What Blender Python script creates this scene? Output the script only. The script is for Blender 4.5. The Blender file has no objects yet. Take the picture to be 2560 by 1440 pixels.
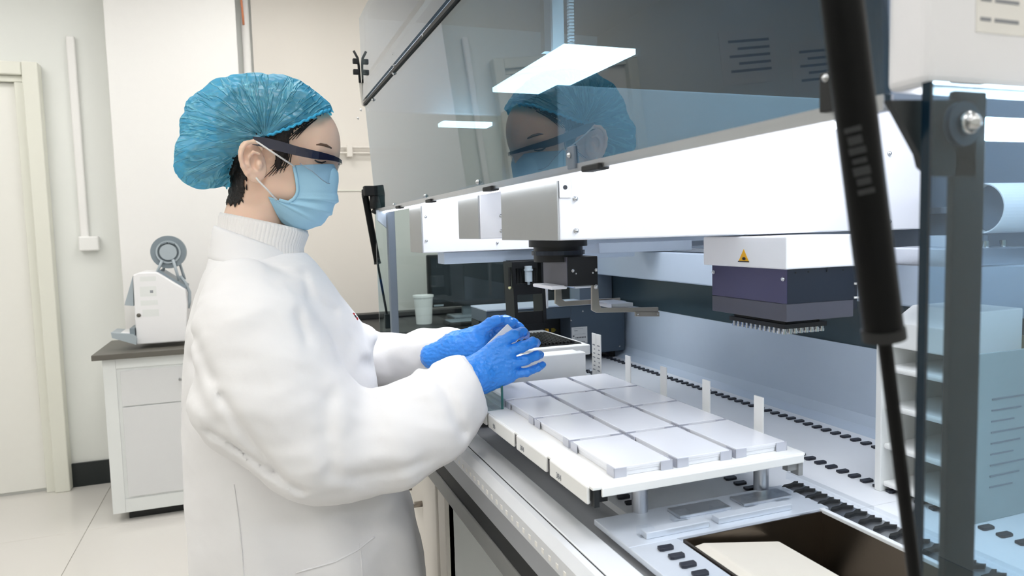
import bpy, bmesh, math, random
import numpy as np
from mathutils import Vector, Matrix

random.seed(7)
scn = bpy.context.scene
C = scn.collection

# ------------------------------------------------------------------ camera
R_ = [[0.93699, -0.052261, 0.345425], [-0.348382, -0.065981, 0.935028], [-0.026074, -0.996451, -0.080031]]
cam_d = bpy.data.cameras.new('camera')
cam = bpy.data.objects.new('camera', cam_d)
C.objects.link(cam)
cam_d.sensor_width = 36.0
cam_d.lens = 24.9101
cam_d.clip_start = 0.02
cam_d.dof.use_dof = True
cam_d.dof.focus_distance = 1.25
cam_d.dof.aperture_fstop = 9.0
cam.matrix_world = Matrix(((R_[0][0], -R_[0][1], -R_[0][2], 0.0),
                           (R_[1][0], -R_[1][1], -R_[1][2], 0.0),
                           (R_[2][0], -R_[2][1], -R_[2][2], 1.38),
                           (0, 0, 0, 1)))
scn.camera = cam

# ------------------------------------------------------------------ world, exposure
wd = bpy.data.worlds.new('world'); scn.world = wd
wd.use_nodes = True
wd.node_tree.nodes['Background'].inputs[0].default_value = (0.9, 0.95, 1.0, 1)
wd.node_tree.nodes['Background'].inputs[1].default_value = 0.35
scn.view_settings.view_transform = 'Standard'
scn.view_settings.look = 'None'
scn.view_settings.gamma = 1.0
scn.view_settings.use_curve_mapping = False
scn.view_settings.exposure = 0.0
CEIL_W = 9.6      # ceiling panel emission
WEDGE_W = 18.0        # emission of the wedge panels behind the robot's cover
FILL_P = 5.6         # added fill panel, unseen above the deck
LED_N = 24.0        # its near strip
LED_F = 5.0        # its front strip behind the cover's bottom rail

# ------------------------------------------------------------------ materials
def lin(c):
    return tuple((v / 12.92 if v <= 0.04045 else ((v + 0.055) / 1.055) ** 2.4) for v in c)
def hx(s):
    return lin(tuple(int(s[i:i + 2], 16) / 255 for i in (0, 2, 4)))
def mat(name, col, rough=0.5, metal=0.0, var=0.04, scale=30.0, bump=0.0, bscale=200.0, spec=0.5, sss=0.0, emit=0.0, coat=0.0):
    m = bpy.data.materials.new(name); m.use_nodes = True
    nt = m.node_tree; b = nt.nodes['Principled BSDF']
    col = hx(col) if isinstance(col, str) else col
    tc = nt.nodes.new('ShaderNodeTexCoord')
    nz = nt.nodes.new('ShaderNodeTexNoise'); nz.inputs['Scale'].default_value = scale; nz.inputs['Detail'].default_value = 4
    nt.links.new(tc.outputs['Object'], nz.inputs['Vector'])
    rp = nt.nodes.new('ShaderNodeValToRGB')
    rp.color_ramp.elements[0].color = tuple(max(0, c * (1 - var)) for c in col) + (1,)
    rp.color_ramp.elements[1].color = tuple(min(1, c * (1 + var)) for c in col) + (1,)
    nt.links.new(nz.outputs['Fac'], rp.inputs['Fac'])
    nt.links.new(rp.outputs['Color'], b.inputs['Base Color'])
    b.inputs['Roughness'].default_value = rough
    b.inputs['Metallic'].default_value = metal
    b.inputs['Specular IOR Level'].default_value = spec
    if coat: b.inputs['Coat Weight'].default_value = coat
    if sss:
        b.inputs['Subsurface Weight'].default_value = sss
        b.inputs['Subsurface Radius'].default_value = (0.012, 0.005, 0.003)
        b.inputs['Subsurface Scale'].default_value = 0.6
    if bump:
        n2 = nt.nodes.new('ShaderNodeTexNoise'); n2.inputs['Scale'].default_value = bscale; n2.inputs['Detail'].default_value = 5
        nt.links.new(tc.outputs['Object'], n2.inputs['Vector'])
        bp = nt.nodes.new('ShaderNodeBump'); bp.inputs['Strength'].default_value = bump; bp.inputs['Distance'].default_value = 0.004
        nt.links.new(n2.outputs['Fac'], bp.inputs['Height'])
        nt.links.new(bp.outputs['Normal'], b.inputs['Normal'])
    if emit:
        b.inputs['Emission Color'].default_value = tuple(col) + (1,)
        b.inputs['Emission Strength'].default_value = emit
    return m
def glass(name, tint, ior=1.5, rough=0.0, dim=1.0, gloss=(1, 1, 1)):
    m = bpy.data.materials.new(name); m.use_nodes = True
    nt = m.node_tree; nt.nodes.remove(nt.nodes['Principled BSDF'])
    out = nt.nodes['Material Output']
    tr = nt.nodes.new('ShaderNodeBsdfTransparent'); tr.inputs[0].default_value = tuple((t * dim) ** 0.5 for t in tint) + (1,)
    gl = nt.nodes.new('ShaderNodeBsdfGlossy'); gl.inputs['Roughness'].default_value = rough; gl.inputs[0].default_value = tuple(gloss) + (1,)
    lw = nt.nodes.new('ShaderNodeLayerWeight'); lw.inputs['Blend'].default_value = 0.5
    pw = nt.nodes.new('ShaderNodeMath'); pw.operation = 'POWER'; pw.inputs[1].default_value = 4.6
    r0 = ((ior - 1) / (ior + 1)) ** 2
    fr = nt.nodes.new('ShaderNodeMath'); fr.operation = 'MULTIPLY_ADD'; fr.inputs[1].default_value = 1 - r0; fr.inputs[2].default_value = r0
    nt.links.new(lw.outputs['Facing'], pw.inputs[0]); nt.links.new(pw.outputs[0], fr.inputs[0])
    mx = nt.nodes.new('ShaderNodeMixShader')
    nt.links.new(fr.outputs[0], mx.inputs[0]); nt.links.new(tr.outputs[0], mx.inputs[1]); nt.links.new(gl.outputs[0], mx.inputs[2])
    nt.links.new(mx.outputs[0], out.inputs[0])
    return m
def brushed(name, col, rough=0.35, axis=0):
    m = mat(name, col, rough, 1.0, 0.03)
    nt = m.node_tree; b = nt.nodes['Principled BSDF']
    tc = nt.nodes.new('ShaderNodeTexCoord'); mp = nt.nodes.new('ShaderNodeMapping')
    s = [400, 400, 400]; s[axis] = 6; mp.inputs['Scale'].default_value = s
    nz = nt.nodes.new('ShaderNodeTexNoise'); nz.inputs['Scale'].default_value = 1.0
    bp = nt.nodes.new('ShaderNodeBump'); bp.inputs['Strength'].default_value = 0.12; bp.inputs['Distance'].default_value = 0.001
    nt.links.new(tc.outputs['Object'], mp.inputs[0]); nt.links.new(mp.outputs[0], nz.inputs['Vector'])
    nt.links.new(nz.outputs['Fac'], bp.inputs['Height']); nt.links.new(bp.outputs[0], b.inputs['Normal'])
    return m
M = {}
M['wall'] = mat('wall_paint', 'f1f0ee', 0.75, bump=0.05, bscale=60, var=0.01)
M['wall_cool'] = mat('wall_paint_cool', 'e9ebe7', 0.75, var=0.012, scale=1.2)
M['cream'] = mat('cream_wall_board', 'e5e0d8', 0.6, var=0.012, scale=2)
M['floor'] = mat('floor_tile', 'dcd9d4', 0.14, var=0.02, scale=1.5)
M['grout'] = mat('floor_grout', 'bab6ae', 0.8)
M['black'] = mat('black_paint', '0d1113', 0.45)
M['base'] = mat('black_baseboard', '10191b', 0.35)
M['door'] = mat('door_paint', 'efeee8', 0.45, var=0.01)
M['frame'] = mat('door_frame_paint', 'e6e6db', 0.5, var=0.01)
M['greyframe'] = mat('grey_door_frame', '7d8480', 0.6)
M['cabinet'] = mat('cabinet_laminate', 'e6e9e8', 0.45, var=0.01)
M['cabdoor'] = mat('cabinet_door_laminate', 'dedfe0', 0.45, var=0.01)
M['top'] = mat('grey_worktop', '625f58', 0.4, var=0.06)
M['white'] = mat('white_enamel', 'f0f0f2', 0.38, var=0.01)
M['robotwhite'] = mat('robot_white_enamel', 'eeeef2', 0.42, var=0.01)
M['plastic'] = mat('white_plastic', 'f2f2f0', 0.35, var=0.01)
M['deck'] = mat('deck_enamel', 'eaecf0', 0.4, var=0.015)
M['bluegrey'] = mat('blue_grey_panel', 'c2cfdf', 0.5, var=0.02)
M['midgrey'] = mat('mid_grey_panel', '6f7a88', 0.45, var=0.03)
M['darkband'] = mat('dark_teal_panel', '3a4a52', 0.25, var=0.03)
M['darkpanel'] = mat('dark_slate_paint', '4b5866', 0.42, var=0.03, bump=0.03, bscale=900)
M['steelgrey'] = mat('grey_steel_paint', 'a3a4a3', 0.42, 0.35, var=0.03)
M['alu'] = brushed('brushed_aluminium', 'c9cbd0', 0.32, 1)
M['alux'] = brushed('brushed_aluminium_cross', 'd3d6dc', 0.28, 0)
M['steel'] = brushed('stainless_steel', 'a39c94', 0.3, 0)
M['steeldark'] = brushed('dark_stainless_steel', '6d645b', 0.3, 0)
M['chrome'] = mat('screw_chrome', 'c4c6c8', 0.2, 1.0)
M['sill'] = mat('sill_enamel', 'd9dbde', 0.3, 0.0, var=0.02)
M['silldark'] = mat('sill_grey_enamel', 'a2a4a8', 0.4, 0.2, var=0.02)
M['blackmetal'] = mat('black_anodised', '0d0e10', 0.42, 0.0, var=0.08, spec=0.35)
M['strutblack'] = mat('strut_black', '050607', 0.4, 0.0, spec=0.15)
M['postgrey'] = mat('dark_post_paint', '1b2124', 0.5)
M['rubber'] = mat('black_rubber', '101214', 0.6)
M['tab'] = mat('black_track_tab', '20232e', 0.4)
M['purple'] = mat('violet_anodised', '4a4866', 0.35, 0.45, var=0.08, scale=12)
M['purplegrey'] = mat('grey_violet_anodised', '54545e', 0.4, 0.4, var=0.05)
M['navy'] = mat('dark_navy_metal', '18202d', 0.4, 0.2)
M['yellow'] = mat('warning_yellow', 'f4b51c', 0.4)
M['ink'] = mat('printed_ink', '2c2e33', 0.6)
M['inkgrey'] = mat('printed_grey_ink', '8d9096', 0.6)
M['paper'] = mat('paper', 'eceae6', 0.7, var=0.01)
M['red'] = mat('printed_red', 'b8323a', 0.6)
M['orange'] = mat('orange_cable', 'd98a63', 0.5)
M['greyplastic'] = mat('grey_plastic', 'a9b4bb', 0.4, var=0.04)
M['greyplastic2'] = mat('darker_grey_plastic', '7f8b93', 0.4, var=0.04)
M['screen'] = mat('dark_screen', '1d2830', 0.22)
M['cover'] = glass('smoked_cover_glass', (0.075, 0.135, 0.17), 1.85, 0.008)
M['cover2'] = glass('smoked_upper_glass', (0.12, 0.16, 0.18), 1.75, 0.02)
M['side'] = glass('blue_tinted_side_glass', (0.43, 0.59, 0.69), 1.48)
M['sidefar'] = glass('green_tinted_side_glass', (0.60, 0.72, 0.74), 1.4)
M['edgeglass'] = mat('dark_glass_edge', '0e2433', 0.15)
M['greenglass'] = glass('clear_green_glass', (0.86, 0.95, 0.93), 1.45)
M['greenedge'] = mat('green_glass_edge', '1f5a58', 0.2)
M['clear'] = glass('clear_acrylic', (0.93, 0.95, 0.97), 1.45)
M['platelid'] = mat('frosted_plate_lid', 'edeef3', 0.25, var=0.01, coat=0.3)
M['clip'] = mat('grey_corner_clip', 'c3c5cf', 0.3, 0.1, var=0.02)
M['milled'] = mat('milled_aluminium', 'd3d9e2', 0.35, 0.35, var=0.05, scale=40)
M['liner'] = mat('cream_bin_liner', 'd2cabd', 0.55, var=0.02)

# ------------------------------------------------------------------ object helpers
ORI = {}
def root(name, label, cat, loc=(0, 0, 0), group=None):
    o = bpy.data.objects.new(name, None); C.objects.link(o)
    o.location = loc; o.empty_display_size = 0.05
    o['label'] = label; o['category'] = cat
    if group: o['group'] = group
    ORI[o.name] = Vector(loc)
    return o
def link(name, me, m, parent=None, smooth=False, label=None, cat=None, group=None, kind=None):
    """me holds world-space vertices; a child keeps them relative to its thing's base"""
    o = bpy.data.objects.new(name, me); C.objects.link(o)
    if m is not None and not me.materials:
        me.materials.append(M[m] if isinstance(m, str) else m)
    if parent is not None:
        off = ORI[parent.name]; o.parent = parent
        me.transform(Matrix.Translation(-off)); ORI[o.name] = off
    else:
        ORI[o.name] = Vector((0, 0, 0))
    if smooth:
        me.polygons.foreach_set('use_smooth', [True] * len(me.polygons))
    if label: o['label'] = label
    if cat: o['category'] = cat
    if group: o['group'] = group
    if kind: o['kind'] = kind
    return o
def recentre(o, base):
    """give a one-mesh thing its origin at its base"""
    o.data.transform(Matrix.Translation(-Vector(base))); o.location = base; ORI[o.name] = Vector(base)
    return o
class MB:
    def __init__(s): s.bm = bmesh.new()
    def _merge(s, b2):
        me = bpy.data.meshes.new('tmp'); b2.to_mesh(me); b2.free(); s.bm.from_mesh(me); bpy.data.meshes.remove(me)
    def box(s, lo, hi, bev=0.0, seg=2, rot=None):
        b = bmesh.new(); bmesh.ops.create_cube(b, size=1.0)
        lo = Vector(lo); hi = Vector(hi)
        for v in b.verts: v.co = Vector([(lo[i] + hi[i]) / 2 + v.co[i] * (hi[i] - lo[i]) for i in range(3)])
        if bev: bmesh.ops.bevel(b, geom=b.edges[:], offset=bev, segments=seg, affect='EDGES', profile=0.5)
        if rot is not None:
            c = (lo + hi) / 2
            for v in b.verts: v.co = c + rot @ (v.co - c)
        s._merge(b); return s
    def cyl(s, a, b_, r, r2=None, n=20, cap=True):
        a = Vector(a); b_ = Vector(b_); d = b_ - a
        b = bmesh.new(); bmesh.ops.create_cone(b, cap_ends=cap, segments=n, radius1=r, radius2=r if r2 is None else r2, depth=d.length)
        q = d.to_track_quat('Z', 'Y').to_matrix()
        for v in b.verts: v.co = (a + b_) / 2 + q @ v.co
        s._merge(b); return s
    def sphere(s, c, r, seg=16, sc=(1, 1, 1)):
        b = bmesh.new(); bmesh.ops.create_uvsphere(b, u_segments=seg, v_segments=seg // 2, radius=r)
        for v in b.verts: v.co = Vector(c) + Vector([v.co[i] * sc[i] for i in range(3)])
        s._merge(b); return s
    def prism(s, pts, ext, bev=0.0):
        b = bmesh.new(); e = Vector(ext)
        vs = [b.verts.new(p) for p in pts]; ws = [b.verts.new(Vector(p) + e) for p in pts]
        n = len(pts)
        b.faces.new(vs); b.faces.new(list(reversed(ws)))
        for i in range(n): b.faces.new((vs[i], ws[i], ws[(i + 1) % n], vs[(i + 1) % n]))
        bmesh.ops.recalc_face_normals(b, faces=b.faces[:])
        if bev: bmesh.ops.bevel(b, geom=b.edges[:], offset=bev, segments=2, affect='EDGES', profile=0.5)
        s._merge(b); return s
    def tube(s, pts, r, n=10, rads=None):
        pts = [Vector(p) for p in pts]; b = bmesh.new(); rings = []; up = None
        for i, p in enumerate(pts):
            t = (pts[min(i + 1, len(pts) - 1)] - pts[max(i - 1, 0)]).normalized()
            if up is None:
                up = t.orthogonal().normalized()
            up = (up - t * up.dot(t)).normalized(); sd = t.cross(up)
            rr = rads[i] if rads else r
            rings.append([b.verts.new(p + (up * math.cos(k * 2 * math.pi / n) + sd * math.sin(k * 2 * math.pi / n)) * rr) for k in range(n)])
        for i in range(len(rings) - 1):
            for k in range(n): b.faces.new((rings[i][k], rings[i][(k + 1) % n], rings[i + 1][(k + 1) % n], rings[i + 1][k]))
        b.faces.new(list(reversed(rings[0]))); b.faces.new(rings[-1])
        bmesh.ops.recalc_face_normals(b, faces=b.faces[:])
        s._merge(b); return s
    def ring(s, c, axis, ro, ri, w, n=40):
        """flat annulus with thickness w along axis"""
        b = bmesh.new(); q = Vector(axis).to_track_quat('Z', 'Y').to_matrix(); L = []
        for (r, z) in ((ri, -w / 2), (ro, -w / 2), (ro, w / 2), (ri, w / 2)):
            L.append([b.verts.new(Vector(c) + q @ Vector((r * math.cos(k * 2 * math.pi / n), r * math.sin(k * 2 * math.pi / n), z))) for k in range(n)])
        for j in range(4):
            for k in range(n): b.faces.new((L[j][k], L[j][(k + 1) % n], L[(j + 1) % 4][(k + 1) % n], L[(j + 1) % 4][k]))
        bmesh.ops.recalc_face_normals(b, faces=b.faces[:])
        s._merge(b); return s
    def quad(s, a, b_, c, d):
        vs = [s.bm.verts.new(p) for p in (a, b_, c, d)]; s.bm.faces.new(vs); return s
    def mesh(s, name):
        me = bpy.data.meshes.new(name); s.bm.to_mesh(me); s.bm.free(); return me
    def build(s, name, m, parent=None, smooth=False, **k):
        return link(name, s.mesh(name), m, parent, smooth, **k)
def autosmooth(o, ang=40):
    me = o.data; bm = bmesh.new(); bm.from_mesh(me)
    for f in bm.faces: f.smooth = True
    for e in bm.edges:
        e.smooth = not (len(e.link_faces) == 2 and e.calc_face_angle(0) > math.radians(ang))
    bm.to_mesh(me); bm.free(); return o
def bx(name, lo, hi, m, parent=None, bev=0.0, **k):
    return MB().box(lo, hi, bev).build(name, m, parent, **k)
def text(body, size, loc, xdir, ydir, m, parent, name='marking', thick=0.0002, align='CENTER'):
    cu = bpy.data.curves.new('t', 'FONT'); cu.body = body; cu.size = size; cu.extrude = thick; cu.align_x = align; cu.align_y = 'CENTER'
    o = bpy.data.objects.new('t', cu); C.objects.link(o)
    dg = bpy.context.evaluated_depsgraph_get()
    me = bpy.data.meshes.new_from_object(o.evaluated_get(dg)); bpy.data.objects.remove(o)
    x = Vector(xdir).normalized(); y = Vector(ydir).normalized(); z = x.cross(y)
    me.transform(Matrix(((x[0], y[0], z[0], loc[0]), (x[1], y[1], z[1], loc[1]), (x[2], y[2], z[2], loc[2]), (0, 0, 0, 1))))
    me.materials.clear()
    return link(name, me, m, parent)
_scr = {}
def screw(p, axis, r, parent, name='screw', m='chrome'):
    """dome head screw; copies share a mesh"""
    key = (round(r, 5), tuple(axis), m)
    if key not in _scr:
        b = MB(); a = Vector(axis)
        b.cyl((0, 0, 0), a * r * 0.5, r, r * 0.95, 12).sphere(a * r * 0.5, r * 0.8, 10)
        me = b.mesh('screw'); me.materials.append(M[m]); _scr[key] = me
        me.polygons.foreach_set('use_smooth', [True] * len(me.polygons))
    o = bpy.data.objects.new(name, _scr[key]); C.objects.link(o)
    off = ORI[parent.name]; o.parent = parent; o.location = Vector(p) - off; ORI[o.name] = off
    return o
def piece(name, me, loc, parent):
    o = bpy.data.objects.new(name, me); C.objects.link(o); o.parent = parent
    o.location = Vector(loc) - ORI[parent.name]; ORI[o.name] = ORI[parent.name]
    return o
def struct(name, o):
    o['kind'] = 'structure'; return o

# ------------------------------------------------------------------ the room
XL, XR, Y0, YB, ZC = -4.4, 2.6, -2.2, 4.55, 2.95
fl = struct('floor', bx('floor', (XL, Y0, -0.05), (XR, YB, -0.004), 'grout'))
tile_me = None
for i in range(6):
    for j in range(7):
        x0 = -2.40 + i * 0.8; y0 = -0.98 + j * 0.8
        x1, y1 = x0 + 0.797, min(y0 + 0.797, YB)
        if tile_me is None or y1 - y0 < 0.79:
            me = MB().box((0, 0, -0.008), (x1 - x0, y1 - y0, 0.0), 0.0012).mesh('tile'); me.materials.append(M['floor'])
            if tile_me is None: tile_me = me
        else: me = tile_me
        piece('tile', me, (x0, y0, 0), fl)
struct('c', bx('ceiling', (XL, Y0, ZC), (XR, YB, ZC + 0.05), 'wall'))
wb = struct('w', bx('wall_back', (XL, YB, 0), (XR, YB + 0.1, ZC), 'wall_cool'))
struct('w', bx('wall_right', (XR, Y0, 0), (XR + 0.1, YB, ZC), 'wall'))
wl = struct('w', bx('wall_left', (XL - 0.1, Y0, 0), (XL, YB, ZC), 'wall_cool'))
struct('w', bx('wall_front', (XL, Y0 - 0.1, 0), (XR, Y0, ZC), 'wall_cool'))
# projecting pier with the cabinet in front of it, and the boarded stretch right of it
struct('w', bx('wall_pier', (-0.655, 4.36, 0), (0.0, YB, ZC), 'wall', bev=0.004))
struct('w', bx('wall_panel', (0.085, 4.51, 0), (XR, YB, ZC), 'cream'))
struct('b', bx('baseboard_back', (-1.0, 4.535, 0), (-0.655, YB, 0.135), 'base'))
# door in the back wall with its frame
d1 = struct('d', bx('door_1', (-2.0, 4.53, 0.02), (-1.07, YB, 2.235), 'door'))
MB().box((-1.12, 4.50, 0), (-1.076, 4.529, 2.236), 0.003).box((-1.075, 4.47, 0), (-1.0, YB, 2.34), 0.006) \
    .box((-2.0, 4.498, 2.237), (-1.0755, 4.528, 2.269), 0.003).box((-2.08, 4.472, 2.27), (-1.0755, YB, 2.338), 0.006).box((-2.08, 4.47, 0), (-2.0, YB, 2.269), 0.006).build('door_frame', 'frame', d1)
# framed notices further along the back wall, mirrored in the robot's cover
for k, (x0, x1, z0, z1) in enumerate(((-3.36, -2.84, 2.02, 2.42), (-4.05, -3.5, 1.9, 2.3))):
    w = root('wall_notice', ['white printed notice high on the back wall beyond the door', 'white notice with a red mark, farthest from the door'][k], 'notice', ((x0 + x1) / 2, YB, z0))
    bx('sheet', (x0, YB - 0.006, z0), (x1, YB - 0.001, z1), 'paper', w)
    for n in range(5): bx('printed_line', (x0 + 0.06, YB - 0.007, z1 - 0.09 - n * 0.055), (x1 - 0.08 - (n % 2) * 0.08, YB - 0.006, z1 - 0.07 - n * 0.055), 'inkgrey', w)
    if k: bx('red_mark', (x0 + 0.05, YB - 0.008, z0 + 0.04), (x0 + 0.1, YB - 0.006, z0 + 0.08), 'red', w)
# conduit, junction box, pipes
t = MB().box((-0.87, 4.52, 1.33), (-0.83, YB, 2.5), 0.008).build('cable_conduit', 'wall', None, label='white vertical cable conduit on the back wall above the junction box', cat='conduit')
t = MB().box((-0.8782, 4.5000, 1.3318), (-0.7804, YB, 1.4128), 0.008).build('junction_box', 'plastic', None, label='small white junction box on the wall left of the label printer', cat='junction box')
MB().cyl((0.05, 4.50, 0.0), (0.05, 4.50, ZC), 0.022, n=16).build('riser_pipe', 'wall', None, smooth=True, label='white vertical pipe on the back wall above the blue cap', cat='pipe')
MB().tube([(0.0478, 4.4700, 2.9494), (0.0350, 4.4700, 2.7474), (0.0379, 4.4700, 2.6803), (0.0407, 4.4800, 2.6113)], 0.006, 8).build('orange_cable', 'orange', None, smooth=True, label='short orange cable hanging beside the vertical pipe', cat='cable')
pr = root('wall_pipe', 'thin cream horizontal pipe with clamp on the wall behind the glasses', 'pipe', (0.3, 4.48, 1.9))
zP = 1.9200
MB().cyl((0.1, 4.48, zP), (1.0, 4.48, zP), 0.009).build('pipe', 'cream', pr, smooth=True)
MB().cyl((0.1, 4.48, zP - 0.035), (1.0, 4.48, zP - 0.035), 0.006).build('lower_pipe', 'cream', pr, smooth=True)
MB().box((0.5954, 4.46, zP - 0.06), (0.6293, 4.51, zP + 0.012), 0.003).build('clamp', 'cream', pr)
bx('trim_1', (0.085, 4.504, 1.6578 - 0.004), (XR, 4.511, 1.6578 + 0.004), 'frame')['kind'] = 'structure'

# ceiling light panels
for k, (x, y) in enumerate([(-3.1, 0.4), (-3.1, 2.6), (-1.5, -1.2), (-1.5, 0.4), (-1.5, 2.0), (-1.5, 3.5), (0.1, -1.2), (0.1, 0.4), (0.1, 2.0), (0.1, 3.5), (1.7, -1.2), (1.7, 0.4), (1.7, 2.0), (1.7, 3.5)]):
    r = root('ceiling_light', 'flat square ceiling light panel above the room, out of the photo', 'ceiling light', (x, y, ZC), 'ceiling light panels')
    if k == 0:
        fr_me = MB().box((-0.32, -0.32, -0.02), (0.32, -0.3, 0)).box((-0.32, 0.3, -0.02), (0.32, 0.32, 0)).box((-0.32, -0.3, -0.02), (-0.3, 0.3, 0)).box((0.3, -0.3, -0.02), (0.32, 0.3, 0)).mesh('frame')
        fr_me.materials.append(M['white'])
        em = mat('ceiling_diffuser', (1.0, 0.985, 0.96), 0.6, emit=CEIL_W, var=0.0)
        df_me = MB().box((-0.3, -0.3, -0.015), (0.3, 0.3, -0.004)).mesh('diffuser'); df_me.materials.append(em)
    piece('frame', fr_me, (x, y, ZC), r); piece('diffuser', df_me, (x, y, ZC), r)

# ------------------------------------------------------------------ cabinet by the pier
cb = root('base_cabinet', 'white base cabinet with grey worktop standing at the back wall', 'cabinet', (-0.4, 4.1, 0))
cx0, cx1, cy0, cy1 = -0.688, 0.25, 3.85, 4.36
MB().box((cx0, cy0 + 0.004, 0.05), (cx1, cy1, 0.815), 0.004).build('carcass', 'cabinet', cb)
MB().box((cx0 + 0.06, cy0 + 0.05, 0.0), (cx1, cy1, 0.05)).build('plinth', 'black', cb)
MB().box((cx0 - 0.001, cy0 - 0.001, 0.049), (cx0 + 0.055, cy0 + 0.003, 0.8145), 0.001).box((cx0 + 0.0555, cy0 - 0.001, 0.049), (cx1, cy0 + 0.003, 0.115), 0.001).box((cx0 + 0.0555, cy0 - 0.001, 0.765), (cx1, cy0 + 0.003, 0.8145), 0.001).build('face_frame', 'cabinet', cb)
for k in range(2):
    xa = cx0 + 0.072 + k * 0.43; xb = xa + 0.41
    dr = MB().box((xa, cy0 - 0.004, 0.578), (xb, cy0 + 0.016, 0.752), 0.002).build('drawer', 'cabdoor', cb)
    MB().tube([(xa + 0.36 - k * 0.3, cy0, 0.69), (xa + 0.36 - k * 0.3, cy0 - 0.03, 0.69), (xa + 0.26 - k * 0.1, cy0 - 0.03, 0.69), (xa + 0.26 - k * 0.1, cy0, 0.69)], 0.006, 8).build('handle', 'chrome', dr, smooth=True)
    MB().box((xa, cy0 - 0.004, 0.125), (xb, cy0 + 0.016, 0.572), 0.002).build('door', 'cabdoor', cb)
bx('worktop', (cx0 - 0.04, cy0 - 0.03, 0.815), (cx1 + 0.02, cy1, 0.842), 'top', None, 0.002, label='grey stone worktop lying on the white base cabinet', cat='worktop')

# label printer standing on it
lp = root('label_printer', 'white label printer with grey reel arm standing on the cabinet', 'printer', (-0.35, 4.0, 0.842))
YP = 3.93
pts = [(-0.5482, 3.9300, 0.8648), (-0.5429, 3.9300, 1.2117), (-0.5210, 3.9300, 1.2226), (-0.4354, 3.9300, 1.2228), (-0.3097, 3.9300, 1.1279), (-0.3065, 3.9300, 1.0544), (-0.3211, 3.9300, 0.8650)]
pts = [(p[0], YP, max(p[2], 0.842)) for p in pts]
MB().prism(pts, (0, 0.26, 0), 0.006).build('housing', 'white', lp)
fp = [(p[0], p[2]) for p in pts]
MB().prism([(-0.5459, 3.9500, 1.2069), (-0.5918, 3.9500, 1.0639), (-0.5515, 3.9500, 1.0574)], (0, 0.2, 0)).build('front_flap', 'greyplastic', lp)
MB().cyl((-0.5286, YP - 0.004, 1.0118), (-0.5286, YP + 0.01, 1.0118), 0.0095).build('knob', 'top', lp, smooth=True)
for (p, q) in (((-0.5134, 3.9300, 1.2024), (-0.4416, 3.9300, 1.1790)), ((-0.5164, 3.9300, 1.1528), (-0.4426, 3.9300, 1.1028)), ((-0.5171, 3.9300, 1.0831), (-0.4398, 3.9300, 1.0584)), ((-0.5111, 3.9300, 1.0367), (-0.4378, 3.9300, 1.0018))):
    bx('printed_label', (p[0], YP - 0.0006, q[2]), (q[0], YP + 0.001, p[2]), 'cabinet', lp)
p = (-0.4645, 3.9300, 1.1261); bx('printed_symbol', (p[0] - 0.007, YP - 0.0012, p[2] - 0.007), (p[0] + 0.007, YP, p[2] + 0.007), 'inkgrey', lp)
MB().prism([(-0.6514, 3.9000, 0.9366), (-0.6479, 3.9000, 0.9107), (-0.5458, 3.9000, 0.8689), (-0.5423, 3.9000, 0.8965), (-0.5531, 3.9000, 0.9213)], (0, 0.18, 0)).build('output_tray', 'greyplastic', lp)
MB().box((-0.6491, 3.9200, 0.9141), (-0.5535, 4.08, 0.9307), 0.004).build('tray_cover', 'white', lp)
MB().box((-0.5711, 3.9100, 0.9094), (-0.5494, 4.06, 0.9516), 0.003).build('tray_latch', 'greyplastic2', lp)
rc = Vector((-0.3840, 4.0200, 1.3191))
rl = MB().ring(rc, (0, 1, 0), 0.083, 0.058, 0.05).cyl(rc + Vector((0, -0.02, 0)), rc + Vector((0, 0.02, 0)), 0.06, n=40).build('reel', 'greyplastic2', lp)
autosmooth(rl)
MB().ring(rc + Vector((0, -0.026, 0)), (0, 1, 0), 0.058, 0.05, 0.012).cyl(rc + Vector((0, -0.034, 0)), rc + Vector((0, -0.02, 0)), 0.04, n=32).build('reel_hub', 'greyplastic', rl, smooth=False)
for s in (-1, 1):
    a0 = 0.9 if s > 0 else math.pi - 0.9
    arc = [rc + Vector((math.cos(a0 + s * k * 0.12) * 0.05, -0.03, math.sin(a0 + s * k * 0.12) * 0.05)) for k in range(6)]
    MB().tube(arc, 0.006, 8).build('hub_slot', 'greyplastic2', rl, smooth=True)
for (A, B, yy) in (((-0.4123, 4.0200, 1.2792), (-0.4420, 4.0200, 1.2149), 3.98), ((-0.4092, 4.0200, 1.2688), (-0.4238, 4.0200, 1.2100), 4.07), ((-0.3639, 4.0200, 1.2814), (-0.3403, 4.0200, 1.1731), 3.98), ((-0.3424, 4.0200, 1.2662), (-0.3215, 4.0200, 1.1722), 4.07)):
    A = Vector(A); B = Vector(B); A.y = B.y = yy
    MB().tube([A, B], 0.007, 8).build('reel_arm', 'greyplastic', lp, smooth=True)
MB().prism([(-0.4386, 3.9600, 1.2236), (-0.3120, 3.9600, 1.1280), (-0.3092, 3.9600, 1.1442), (-0.4273, 3.9600, 1.2311)], (0, 0.2, 0)).build('top_slot', 'greyplastic2', lp)
MB().tube([(-0.3374, 4.0000, 1.1947), (-0.3167, 4.0000, 1.1627), (-0.2972, 4.0000, 1.1100), (-0.3001, 4.0000, 1.0583), (-0.3094, 4.0000, 1.0276)], 0.008, 8).build('paper_guide', 'greyplastic', lp, smooth=True)

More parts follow.
